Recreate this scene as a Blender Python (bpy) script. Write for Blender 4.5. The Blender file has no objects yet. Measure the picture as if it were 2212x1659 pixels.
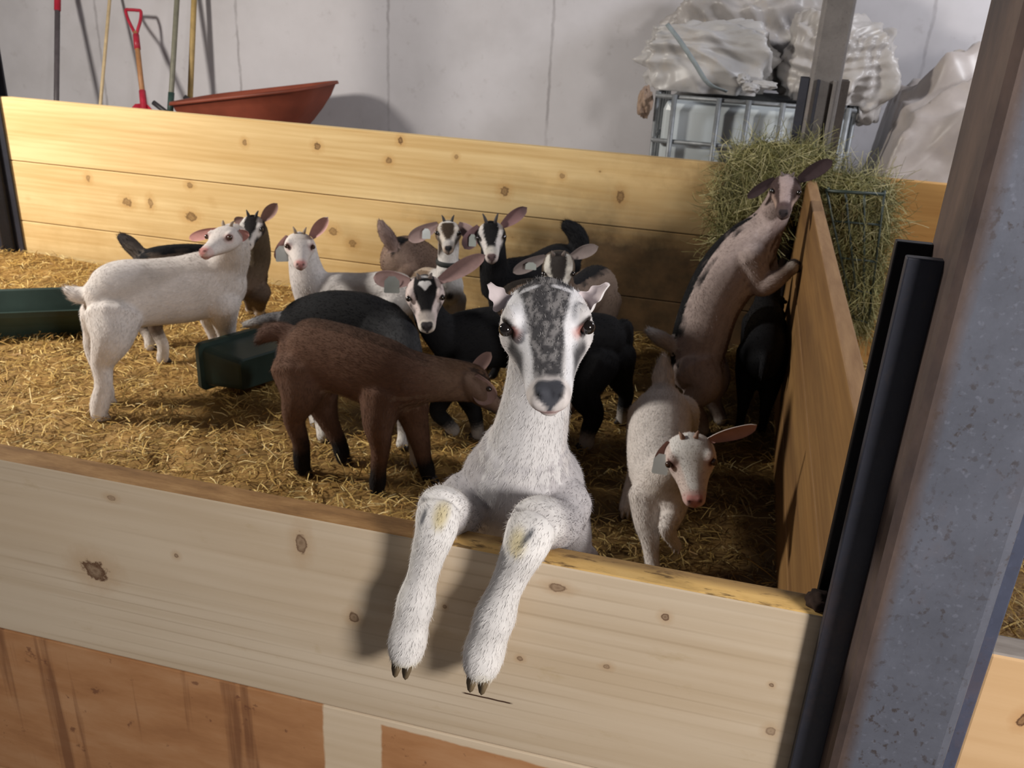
import bpy, bmesh, math, random
import numpy as np
from mathutils import Vector, Matrix, noise, kdtree

S = bpy.context.scene
COL = S.collection
PI = math.pi
rng = np.random.default_rng(7)
random.seed(7)

# ------------------------------------------------------------------ camera
FPX, W, H = 1976.4, 2212.0, 1659.0
TILT, ROLL, YAW = (math.radians(a) for a in (23.836, 3.077, 13.233))
CAM = np.array([0.0, 0.0, 1.337])
_r = np.array([math.cos(YAW), math.sin(YAW), 0])
_f = np.array([-math.sin(YAW), math.cos(YAW), 0])
_z = np.array([0, 0, 1.0])
FW = _f*math.cos(TILT) - _z*math.sin(TILT)
_u = _z*math.cos(TILT) + _f*math.sin(TILT)
RT = _r*math.cos(ROLL) + _u*math.sin(ROLL)
UP = -_r*math.sin(ROLL) + _u*math.cos(ROLL)
cd = bpy.data.cameras.new('camera')
cam = bpy.data.objects.new('camera', cd)
COL.objects.link(cam)
cam.matrix_world = Matrix(((RT[0], UP[0], -FW[0], CAM[0]), (RT[1], UP[1], -FW[1], CAM[1]),
                           (RT[2], UP[2], -FW[2], CAM[2]), (0, 0, 0, 1)))
cd.sensor_fit = 'HORIZONTAL'
cd.sensor_width = 36.0
cd.lens = FPX/W*36.0
cd.clip_start = 0.02
cd.dof.use_dof = True
cd.dof.focus_distance = 1.02
cd.dof.aperture_fstop = 16.0
S.camera = cam

# ------------------------------------------------------------------ light
S.view_settings.view_transform = 'Standard'
S.view_settings.look = 'None'
S.view_settings.gamma = 1.0
S.view_settings.use_curve_mapping = False
S.view_settings.exposure = 0.0
wd = bpy.data.worlds.new('barn air')
S.world = wd
wd.use_nodes = True
wd.node_tree.nodes['Background'].inputs[0].default_value = (0.80, 0.86, 1.0, 1)
wd.node_tree.nodes['Background'].inputs[1].default_value = 0.065


def lamp(name, loc, target, size, power, color):
    d = bpy.data.lights.new(name, 'AREA')
    d.shape = 'DISK'
    d.size = size
    d.energy = power
    d.color = color
    o = bpy.data.objects.new(name, d)
    COL.objects.link(o)
    o.location = loc
    o.rotation_euler = (Vector(target) - Vector(loc)).to_track_quat('-Z', 'Y').to_euler()
    return o


lamp('barn_lamp', (-4.5, 1.8, 2.3), (-1.8, 3.2, 0.3), 0.6, 200, (1.0, 0.94, 0.85))
lamp('barn_lamp', (1.75, -0.8, 1.78), (-0.25, 1.1, 0.7), 0.6, 88, (1.0, 0.95, 0.90))
lamp('barn_lamp', (2.6, 3.7, 2.8), (0.3, 5.6, 0.8), 0.6, 85, (0.94, 0.95, 1.0))


# ------------------------------------------------------------------ helpers
def ray(x, y):
    return (x-1106.0)/FPX*RT - (y-829.5)/FPX*UP + FW


def at(x, y, Y):
    d = ray(x, y)
    return CAM + d*(Y/d[1])


def atz(x, y, z=0.0):
    d = ray(x, y)
    return CAM + d*((z-CAM[2])/d[2])


def px(n, P):
    """size in metres of n photo pixels at the depth of P"""
    return n*float((np.asarray(P)-CAM) @ FW)/FPX


def tag(o, label=None, cat=None, group=None, kind=None):
    if label: o['label'] = label
    if cat: o['category'] = cat
    if group: o['group'] = group
    if kind: o['kind'] = kind
    return o


def empty(name, loc, label=None, cat=None, group=None):
    o = bpy.data.objects.new(name, None)
    o.empty_display_size = 0.05
    COL.objects.link(o)
    o.location = loc
    return tag(o, label, cat, group)


def wpos(o):
    p = Vector((0, 0, 0))
    while o is not None:
        p += o.location
        o = o.parent
    return p


def link_mesh(name, me, mat, parent=None, origin=None, smooth=True):
    """me is in world space; the object gets its origin at `origin` (or its parent's)"""
    o = bpy.data.objects.new(name, me)
    COL.objects.link(o)
    if mat is not None and len(me.materials) == 0:
        me.materials.append(mat)
    org = Vector(origin) if origin is not None else (wpos(parent) if parent else Vector((0, 0, 0)))
    me.transform(Matrix.Translation(-org))
    if parent is not None:
        o.parent = parent
        o.location = org - wpos(parent)
    else:
        o.location = org
    if smooth:
        me.shade_smooth()
    return o


def np_mesh(verts, faces, name='m'):
    me = bpy.data.meshes.new(name)
    me.from_pydata([tuple(v) for v in verts], [], [tuple(f) for f in faces])
    me.update()
    return me


def big_mesh(verts, tris, name='m'):
    """fast mesh of equal-sized faces from numpy arrays"""
    verts = np.asarray(verts, np.float32)
    tris = np.asarray(tris, np.int32)
    k = tris.shape[1]
    me = bpy.data.meshes.new(name)
    me.vertices.add(len(verts))
    me.vertices.foreach_set('co', verts.ravel())
    me.loops.add(tris.size)
    me.loops.foreach_set('vertex_index', tris.ravel())
    me.polygons.add(len(tris))
    me.polygons.foreach_set('loop_start', np.arange(0, tris.size, k, dtype=np.int32))
    me.update(calc_edges=True)
    return me


def set_col(me, cols, name='coat'):
    a = me.color_attributes.new(name, 'FLOAT_COLOR', 'POINT')
    c = np.ones((len(cols), 4), np.float32)
    c[:, :3] = cols
    a.data.foreach_set('color', c.ravel())


def box_bm(bm, lo, hi, bev=0.0):
    x0, y0, z0 = lo
    x1, y1, z1 = hi
    v = [bm.verts.new(p) for p in ((x0, y0, z0), (x1, y0, z0), (x1, y1, z0), (x0, y1, z0),
                                   (x0, y0, z1), (x1, y0, z1), (x1, y1, z1), (x0, y1, z1))]
    fs = [bm.faces.new([v[i] for i in f]) for f in ((0, 3, 2, 1), (4, 5, 6, 7), (0, 1, 5, 4), (1, 2, 6, 5), (2, 3, 7, 6), (3, 0, 4, 7))]
    if bev > 0:
        es = {e for f in fs for e in f.edges}
        bmesh.ops.bevel(bm, geom=list(es), offset=bev, segments=2, affect='EDGES', profile=0.5)


def box(name, lo, hi, mat, parent=None, bev=0.002, origin=None):
    bm = bmesh.new()
    box_bm(bm, lo, hi, bev)
    me = bpy.data.meshes.new(name)
    bm.to_mesh(me)
    bm.free()
    if origin is None and parent is None:
        origin = ((lo[0]+hi[0])/2, (lo[1]+hi[1])/2, lo[2])
    return link_mesh(name, me, mat, parent, origin, smooth=False)


def catmull(P, n):
    P = np.asarray(P, float)
    if len(P) < 3:
        t = np.linspace(0, 1, n*(len(P)-1)+1)[:, None]
        return P[0]*(1-t)+P[-1]*t
    Q = np.vstack([2*P[0]-P[1], P, 2*P[-1]-P[-2]])
    out = []
    for i in range(1, len(Q)-2):
        p0, p1, p2, p3 = Q[i-1:i+3]
        for j in range(n):
            t = j/n
            out.append(0.5*((2*p1)+(-p0+p2)*t+(2*p0-5*p1+4*p2-p3)*t*t+(-p0+3*p1-3*p2+p3)*t**3))
    out.append(P[-1])
    return np.array(out)


def unit(v):
    v = np.asarray(v, float)
    return v/(np.linalg.norm(v)+1e-12)


def sweep(pts, ra, rb=None, ref=(0, 0, 1), seg=10, sub=4, caps=True):
    """smooth tube through pts; ra = radius along ref, rb = radius across.  returns verts, faces, T, t, cosang"""
    pts = np.asarray(pts, float)
    n = len(pts)
    ra = np.broadcast_to(np.asarray(ra, float), (n,))
    rb = ra if rb is None else np.broadcast_to(np.asarray(rb, float), (n,))
    refs = np.asarray(ref, float)
    if refs.ndim == 1:
        refs = np.tile(refs, (n, 1))
    A = catmull(np.column_stack([pts, ra, rb, refs]), sub)
    C, a, b, rf = A[:, :3], np.maximum(A[:, 3], 1e-4), np.maximum(A[:, 4], 1e-4), A[:, 5:8]
    T = np.gradient(C, axis=0)
    T /= np.linalg.norm(T, axis=1)[:, None]+1e-12
    if caps:
        e = []
        for end in (0, -1):
            sgn = -1 if end == 0 else 1
            L = min(a[end], b[end])*0.8
            ring = [(C[end]+T[end]*sgn*L*math.sin(th), a[end]*math.cos(th), b[end]*math.cos(th)) for th in (0.5, 0.95, 1.3)]
            e.append(ring)
        s0 = e[0][::-1]
        C = np.vstack([[x[0] for x in s0], C, [x[0] for x in e[1]]])
        a = np.concatenate([[x[1] for x in s0], a, [x[1] for x in e[1]]])
        b = np.concatenate([[x[2] for x in s0], b, [x[2] for x in e[1]]])
        T = np.vstack([np.tile(T[0], (3, 1)), T, np.tile(T[-1], (3, 1))])
        rf = np.vstack([np.tile(rf[0], (3, 1)), rf, np.tile(rf[-1], (3, 1))])
    m = len(C)
    n1 = rf-(np.sum(rf*T, axis=1))[:, None]*T
    bad = np.linalg.norm(n1, axis=1) < 1e-3
    n1[bad] = np.cross(T[bad], [0.3, 0.9, 0.1])
    n1 /= np.linalg.norm(n1, axis=1)[:, None]
    n2 = np.cross(T, n1)
    th = np.linspace(0, 2*PI, seg, endpoint=False)
    V = C[:, None, :]+n1[:, None, :]*(a[:, None]*np.cos(th))[:, :, None]+n2[:, None, :]*(b[:, None]*np.sin(th))[:, :, None]
    V = V.reshape(-1, 3)
    F = []
    for i in range(m-1):
        for j in range(seg):
            k = (j+1) % seg
            F.append((i*seg+j, i*seg+k, (i+1)*seg+k, (i+1)*seg+j))
    F.append(tuple(range(seg))[::-1])
    F.append(tuple((m-1)*seg+j for j in range(seg)))
    tt = np.repeat(np.linspace(0, 1, m), seg)
    return V, F, np.repeat(T, seg, axis=0), tt, np.tile(np.cos(th), m)


def join_parts(parts):
    V, F, o = [], [], 0
    for v, f in parts:
        V.append(np.asarray(v))
        F += [tuple(i+o for i in q) for q in f]
        o += len(v)
    return np.vstack(V), F


def tube_obj(name, pts, r, mat, parent=None, seg=8, sub=1, origin=None, ref=(0, 0, 1), rb=None):
    v, f = sweep(pts, r, rb, ref=ref, seg=seg, sub=sub, caps=False)[:2]
    return link_mesh(name, np_mesh(v, f), mat, parent, origin)


# ------------------------------------------------------------------ materials
def mat_new(name, rough=0.6, metal=0.0, color=(0.5, 0.5, 0.5), spec=0.5):
    m = bpy.data.materials.new(name)
    m.use_nodes = True
    b = m.node_tree.nodes['Principled BSDF']
    b.inputs['Base Color'].default_value = (*color, 1)
    b.inputs['Roughness'].default_value = rough
    b.inputs['Metallic'].default_value = metal
    b.inputs['Specular IOR Level'].default_value = spec
    return m, m.node_tree, b


class NT:
    """tiny node-graph builder"""
    def __init__(s, t):
        s.t = t

    def n(s, typ, **kw):
        nd = s.t.nodes.new(typ)
        for k, v in kw.items():
            setattr(nd, k, v)
        return nd

    def l(s, a, b):
        s.t.links.new(a, b)

    def coord(s, scale=(1, 1, 1), loc=(0, 0, 0), rot=(0, 0, 0), out='Object'):
        c = s.n('ShaderNodeTexCoord')
        m = s.n('ShaderNodeMapping')
        m.inputs['Scale'].default_value = scale
        m.inputs['Location'].default_value = loc
        m.inputs['Rotation'].default_value = rot
        s.l(c.outputs[out], m.inputs['Vector'])
        return m.outputs[0]

    def noise(s, vec, scale, detail=4, rough=0.6, dist=0.0):
        n = s.n('ShaderNodeTexNoise')
        n.inputs['Scale'].default_value = scale
        n.inputs['Detail'].default_value = detail
        n.inputs['Roughness'].default_value = rough
        n.inputs['Distortion'].default_value = dist
        s.l(vec, n.inputs['Vector'])
        return n.outputs['Fac']

    def ramp(s, fac, stops, interp='LINEAR'):
        r = s.n('ShaderNodeValToRGB')
        r.color_ramp.interpolation = interp
        e = r.color_ramp.elements
        while len(e) < len(stops):
            e.new(0.5)
        for i, (p, c) in enumerate(stops):
            e[i].position = p
            e[i].color = (*c, 1) if len(c) == 3 else c
        s.l(fac, r.inputs[0])
        return r.outputs[0]

    def gray(s, fac, a, b, lo=0.0, hi=1.0):
        m = s.n('ShaderNodeMapRange')
        m.inputs[1].default_value = a
        m.inputs[2].default_value = b
        m.inputs[3].default_value = lo
        m.inputs[4].default_value = hi
        s.l(fac, m.inputs[0])
        return m.outputs[0]

    def mix(s, fac, a, b, mode='MIX'):
        m = s.n('ShaderNodeMix', data_type='RGBA', blend_type=mode)
        for i, x in ((0, fac), (6, a), (7, b)):
            if isinstance(x, (int, float)):
                m.inputs[i].default_value = x
            elif isinstance(x, tuple):
                m.inputs[i].default_value = (*x, 1)
            else:
                s.l(x, m.inputs[i])
        return m.outputs[2]

    def math(s, op, a, b=None):
        m = s.n('ShaderNodeMath', operation=op)
        for i, x in ((0, a), (1, b)):
            if x is None: continue
            if isinstance(x, (int, float)):
                m.inputs[i].default_value = x
            else:
                s.l(x, m.inputs[i])
        return m.outputs[0]

    def bump(s, h, strength, dist, bsdf):
        b = s.n('ShaderNodeBump')
        b.inputs['Strength'].default_value = strength
        b.inputs['Distance'].default_value = dist
        s.l(h, b.inputs['Height'])
        s.l(b.outputs[0], bsdf.inputs['Normal'])


def wood(name, light, dark, knots=(), axis=0, dirt=None, rknots=0.0, grain=1.0, seed=0.0, tint=None):
    """sawn pine.  axis = board direction in object space; knots = [(u,v,ru,rv,darkness)] in the board face (u along, v = height)"""
    m, t, b = mat_new(name, 0.72, spec=0.25)
    g = NT(t)
    sc = [38.0, 38.0, 38.0]
    sc[axis] = 1.6
    v = g.coord(tuple(sc), (seed, seed*1.7, seed*0.3))
    n1 = g.noise(v, 1.0, 5, 0.62, 0.4)
    sc2 = [9.0, 9.0, 9.0]
    sc2[axis] = 0.7
    n2 = g.noise(g.coord(tuple(sc2), (seed*2, 0, seed)), 1.0, 3, 0.5, 0.8)
    w = g.n('ShaderNodeTexWave', bands_direction='Z')
    w.inputs['Scale'].default_value = 1.0
    w.inputs['Distortion'].default_value = 9.0
    w.inputs['Detail'].default_value = 2.0
    w.inputs['Detail Scale'].default_value = 0.6
    sw = [5.0, 5.0, 13.0]
    sw[axis] = 1.3
    g.l(g.coord(tuple(sw), (seed, 0, seed)), w.inputs['Vector'])
    fac = g.math('ADD', g.math('MULTIPLY', n1, 0.45), g.math('ADD', g.math('MULTIPLY', n2, 0.49), g.math('MULTIPLY', w.outputs['Fac'], 0.06)))
    col = g.ramp(fac, [(0.30, dark), (0.30+0.30/grain, light), (1.0, tuple(min(1, x*1.06) for x in light))])
    blot = g.noise(g.coord((1.2, 1.2, 3.0), (seed, seed, 3)), 1.3, 3, 0.55)
    col = g.mix(g.gray(blot, 0.4, 0.75, 0.0, 0.35), col, tuple(x*y for x, y in zip(light, (0.86, 0.74, 0.58))), 'MIX')
    if rknots > 0:
        vo = g.n('ShaderNodeTexVoronoi', feature='F1')
        vo.inputs['Scale'].default_value = 1.0
        sk = [7.5, 7.5, 7.5]
        sk[axis] = 5.5
        jit = g.coord(tuple(sk), (seed*3, seed, seed))
        g.l(jit, vo.inputs['Vector'])
        sep = g.n('ShaderNodeSeparateColor')
        g.l(vo.outputs['Color'], sep.inputs[0])
        rad = g.math('MULTIPLY', g.gray(sep.outputs[0], 0.35, 1.0, 0.0, 0.12), rknots)
        k = g.math('SUBTRACT', rad, vo.outputs['Distance'])
        col = g.mix(g.gray(k, -0.10, 0.05, 0.0, 0.30), col, tuple(x*y for x, y in zip(dark, (0.75, 0.6, 0.42))))
        col = g.mix(g.gray(k, 0.0, 0.03, 0.0, 0.75), col, (0.16, 0.075, 0.025))
    for (ku, kv, ru, rv, dk) in knots:
        # sparse explicit knots: dark ring round a paler heart, wobbling outline
        va = 2
        scl = [0.0, 0.0, 0.0]
        scl[axis] = 1.0/ru
        scl[va] = 1.0/rv
        lo = [0.0, 0.0, 0.0]
        lo[axis] = -ku/ru
        lo[va] = -kv/rv
        mv = g.coord(tuple(scl), tuple(lo))
        ln = g.n('ShaderNodeVectorMath', operation='LENGTH')
        g.l(mv, ln.inputs[0])
        wob = g.math('ADD', ln.outputs['Value'], g.gray(g.noise(g.coord((90, 90, 90), (ku, kv, 1)), 1.0, 3), 0.3, 0.7, -0.3, 0.3))
        halo = g.gray(wob, 1.0, 2.6, 0.45, 0.0)
        col = g.mix(halo, col, tuple(x*y for x, y in zip(dark, (0.9, 0.75, 0.6))))
        ring = g.ramp(wob, [(0.0, (dk*0.8,)*3), (0.35, (dk*0.55,)*3), (0.75, (dk,)*3), (1.0, (0, 0, 0))])
        col = g.mix(ring, col, (0.085, 0.035, 0.015))
    if dirt:
        col = dirt(g, col)
    g.l(col, b.inputs['Base Color'])
    g.bump(fac, 0.25, 0.002, b)
    return m


M = {}


def concrete(name):
    m, t, b = mat_new(name, 0.9, spec=0.2)
    g = NT(t)
    n = g.noise(g.coord((1, 1, 1)), 1.1, 6, 0.62)
    n2 = g.noise(g.coord((1, 1, 1), (3, 1, 2)), 14, 4, 0.6)
    col = g.ramp(n, [(0.25, (0.45, 0.43, 0.44)), (0.5, (0.55, 0.53, 0.548)), (0.8, (0.63, 0.61, 0.635))])
    col = g.mix(g.gray(n2, 0.62, 0.75, 0, 0.35), col, (0.36, 0.33, 0.33))
    # vertical pour joints every 1.1 m
    sx = g.n('ShaderNodeSeparateXYZ')
    g.l(g.coord((1, 1, 1)), sx.inputs[0])
    wob = g.math('MULTIPLY', g.noise(g.coord((4, 4, 4)), 3.0, 4), 0.03)
    xx = g.math('ADD', g.math('ADD', sx.outputs[0], 20*1.06+0.245), wob)
    md = g.math('MODULO', xx, 1.06)
    ds = g.math('ABSOLUTE', g.math('SUBTRACT', md, 0.53))
    pat = g.gray(g.noise(g.coord((1, 1, 1), (9, 2, 5)), 5.0, 3), 0.35, 0.6, 0.25, 0.85)
    ln = g.math('MULTIPLY', g.gray(ds, 0.004, 0.013, 1.0, 0.0), pat)
    col = g.mix(ln, col, (0.34, 0.32, 0.33))
    g.l(col, b.inputs['Base Color'])
    g.bump(n2, 0.15, 0.004, b)
    return m


def steel(name, base, rust=0.3, speck=0.5, rough=0.6, seed=0.0):
    m, t, b = mat_new(name, rough, 0.25, spec=0.35)
    g = NT(t)
    n = g.noise(g.coord((1, 1, 1), (seed, 0, 0)), 9, 6, 0.7)
    col = g.ramp(n, [(0.3, tuple(x*0.75 for x in base)), (0.55, base), (0.8, tuple(x*1.25 for x in base))])
    sp = g.noise(g.coord((1, 1, 0.8), (seed, 4, 0)), 130, 3, 0.6)
    cl = g.noise(g.coord((1, 1, 1), (seed, 4, 7)), 11, 3, 0.5)
    spk = g.math('MULTIPLY', g.gray(sp, 0.57, 0.66, 0, 1), g.gray(cl, 0.38, 0.60, 0.2, 1))
    col = g.mix(g.math('MULTIPLY', spk, speck), col, (0.055, 0.045, 0.045))
    sp2 = g.noise(g.coord((1, 1, 1), (seed, 8, 0)), 170, 2, 0.5)
    col = g.mix(g.gray(sp2, 0.62, 0.74, 0, 0.35*speck), col, tuple(min(1, x*1.9) for x in base))
    r = g.noise(g.coord((1, 1, 0.6), (seed, 2, 2)), 6, 6, 0.75)
    col = g.mix(g.gray(r, 0.55, 0.75, 0, rust), col, (0.17, 0.095, 0.065))
    g.l(col, b.inputs['Base Color'])
    g.bump(sp, 0.12, 0.001, b)
    return m


def plain(name, color, rough=0.6, var=0.25, scale=18, metal=0.0, spec=0.4, spot=None):
    m, t, b = mat_new(name, rough, metal, spec=spec)
    g = NT(t)
    n = g.noise(g.coord((1, 1, 1)), scale, 5, 0.6)
    col = g.ramp(n, [(0.25, tuple(x*(1-var) for x in color)), (0.75, tuple(min(1, x*(1+var)) for x in color))])
    if spot:
        n2 = g.noise(g.coord((1, 1, 1), (5, 5, 5)), scale*0.4, 5, 0.7)
        col = g.mix(g.gray(n2, 0.52, 0.7, 0, 0.8), col, spot)
    g.l(col, b.inputs['Base Color'])
    return m


def coat_mat(name, attr='coat', rough=0.85, var=0.18, sheen=0.0, spec=0.2):
    m, t, b = mat_new(name, rough, spec=spec)
    g = NT(t)
    a = g.n('ShaderNodeAttribute', attribute_name=attr)
    n = g.noise(g.coord((1, 1, 1)), 110, 4, 0.7)
    col = g.mix(1.0, a.outputs['Color'], g.ramp(n, [(0.2, (1-var,)*3), (0.8, (1.0,)*3)]), 'MULTIPLY')
    g.l(col, b.inputs['Base Color'])
    if sheen: b.inputs['Sheen Weight'].default_value = sheen
    return m


M['concrete'] = concrete('pour marked pale concrete')
M['post'] = steel('speckled galvanised steel', (0.150, 0.155, 0.185), 0.35, 0.75, 0.62)
M['postrust'] = steel('rust stained steel', (0.10, 0.085, 0.08), 0.9, 0.6, 0.7, 3)
M['flange'] = steel('dark painted steel', (0.030, 0.032, 0.045), 0.25, 0.3, 0.5, 5)
M['flangeblack'] = steel('black steel', (0.008, 0.008, 0.011), 0.2, 0.2, 0.5, 6)
M['flangeblue'] = steel('blue grey steel', (0.070, 0.080, 0.125), 0.35, 0.5, 0.6, 8)
M['farpost'] = steel('far post steel', (0.20, 0.185, 0.18), 0.55, 0.3, 0.65, 11)
def worn_top(g, col, yellow):
    ge = g.n('ShaderNodeNewGeometry')
    sn = g.n('ShaderNodeSeparateXYZ')
    g.l(ge.outputs['True Normal'], sn.inputs[0])
    up = g.gray(sn.outputs[2], 0.55, 0.85, 0, 1)
    sx = g.n('ShaderNodeSeparateXYZ')
    g.l(g.coord((1, 1, 1)), sx.inputs[0])
    n = g.noise(g.coord((14, 60, 60)), 1.0, 5, 0.7)
    n2 = g.noise(g.coord((22, 90, 90), (3, 3, 3)), 1.0, 4, 0.65)
    worn = g.ramp(n, [(0.25, (0.16, 0.080, 0.030)), (0.5, (0.27, 0.145, 0.055)), (0.75, (0.40, 0.235, 0.10))])
    yel = g.ramp(n, [(0.2, (0.36, 0.215, 0.07)), (0.5, (0.66, 0.42, 0.15)), (0.8, (0.74, 0.50, 0.20))])
    yel = g.mix(g.gray(n2, 0.55, 0.64, 0, 0.8), yel, (0.09, 0.05, 0.025))
    mixx = g.gray(g.math('ADD', sx.outputs[0], g.math('MULTIPLY', g.noise(g.coord((3, 3, 3)), 1.0, 3), 0.2)), yellow[0], yellow[1], 0, 1)
    back = g.math('MULTIPLY', g.gray(sx.outputs[1], -0.004, 0.010, 0.0, 0.85), g.gray(n, 0.3, 0.6, 0.5, 1))
    yel = g.mix(back, yel, (0.15, 0.085, 0.04))
    return g.mix(up, col, g.mix(mixx, worn, yel))


def stain_lower(g, col):
    # orange stain with one bare stripe and a bare right end; dark runs and scratches
    sx = g.n('ShaderNodeSeparateXYZ')
    g.l(g.coord((1, 1, 1)), sx.inputs[0])
    X = g.math('ADD', sx.outputs[0], g.math('MULTIPLY', g.math('SUBTRACT', g.noise(g.coord((1, 1, 1)), 45, 3), 0.5), 0.005))
    Z = g.math('ADD', sx.outputs[2], g.math('MULTIPLY', g.math('SUBTRACT', g.noise(g.coord((1, 1, 1), (1, 4, 1)), 30, 3), 0.5), 0.006))
    left = g.gray(X, -0.4415, -0.4385, 1, 0)
    right = g.math('MULTIPLY', g.gray(X, -0.3575, -0.3545, 0, 1),
                   g.gray(g.math('ADD', Z, g.math('MULTIPLY', X, 0.028)), -0.0215, -0.0185, 1, 0))
    f = g.math('MAXIMUM', left, right)
    n = g.noise(g.coord((2, 2, 7), (4, 4, 4)), 2.0, 5, 0.65)
    org = g.ramp(n, [(0.25, (0.27, 0.115, 0.045)), (0.5, (0.40, 0.195, 0.085)), (0.78, (0.50, 0.285, 0.150))])
    run = g.noise(g.coord((20, 20, 1.1)), 1.0, 4, 0.6)
    org = g.mix(g.gray(run, 0.58, 0.66, 0, 0.7), org, (0.15, 0.060, 0.028))
    spot = g.noise(g.coord((1, 1, 1), (8, 8, 8)), 38, 3, 0.6)
    org = g.mix(g.gray(spot, 0.66, 0.72, 0, 0.7), org, (0.14, 0.055, 0.03))
    return g.mix(f, col, org)


def crack_front(g, col):
    sx = g.n('ShaderNodeSeparateXYZ')
    g.l(g.coord((1, 1, 1)), sx.inputs[0])
    n = g.math('MULTIPLY', g.math('SUBTRACT', g.noise(g.coord((1, 1, 1)), 70, 2), 0.5), 0.0016)
    z = g.math('ABSOLUTE', g.math('ADD', g.math('SUBTRACT', sx.outputs[2], -0.0705), n))
    x = g.math('ABSOLUTE', g.math('SUBTRACT', sx.outputs[0], -0.2135-fcx))
    f = g.math('MULTIPLY', g.gray(z, 0.0007, 0.0017, 1, 0), g.gray(x, 0.029, 0.034, 1, 0))
    col = g.mix(f, col, (0.05, 0.022, 0.012))
    # long thin grain lines
    wv = g.n('ShaderNodeTexWave', bands_direction='Z')
    wv.inputs['Scale'].default_value = 1.0
    wv.inputs['Distortion'].default_value = 7.0
    wv.inputs['Detail'].default_value = 1.5
    wv.inputs['Detail Scale'].default_value = 0.35
    g.l(g.coord((0.9, 1, 17.0), (4.2, 0, 1.1)), wv.inputs['Vector'])
    ln = g.math('MULTIPLY', g.gray(wv.outputs['Fac'], 0.90, 0.99, 0, 0.28), g.gray(g.noise(g.coord((2.2, 1, 9), (1, 6, 2)), 1.0, 3), 0.42, 0.62, 0, 1))
    col = g.mix(ln, col, (0.30, 0.215, 0.135))
    # muddy smear beside the hooves
    n3 = g.noise(g.coord((16, 16, 30), (3, 1, 1)), 1.0, 5, 0.65)
    col = g.mix(g.gray(n3, 0.63, 0.78, 0, 0.35), col, (0.36, 0.25, 0.10))
    return worn_top(g, col, (-0.217-fcx, -0.137-fcx))


# ------------------------------------------------------------------ setting
YF0, YF1 = 0.864, 0.902          # front fence, camera face and pen face
YB0, YB1 = 3.663, 3.701          # back fence
ZT = 0.728                       # top of every fence above the litter
ZS = (0.728, 0.437, 0.148, -0.14)  # board joints
YW = 5.80                        # concrete wall

fl = box('floor', (-8.5, -2.5, -0.30), (5.5, YW+0.2, -0.14), plain('barn floor concrete', (0.30, 0.28, 0.27), 0.9, 0.2, 3), bev=0)
tag(fl, kind='structure')
wl = box('wall_back', (-9.0, YW, -0.20), (6.0, YW+0.2, 4.5), M['concrete'], bev=0)
tag(wl, kind='structure')


def litter_height(x, y):
    n = noise.noise(Vector((x*1.7, y*1.7, 0.3)))*0.016+noise.noise(Vector((x*5.5, y*5.5, 1.3)))*0.010+noise.noise(Vector((x*15, y*15, 4.3)))*0.006
    return n


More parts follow.
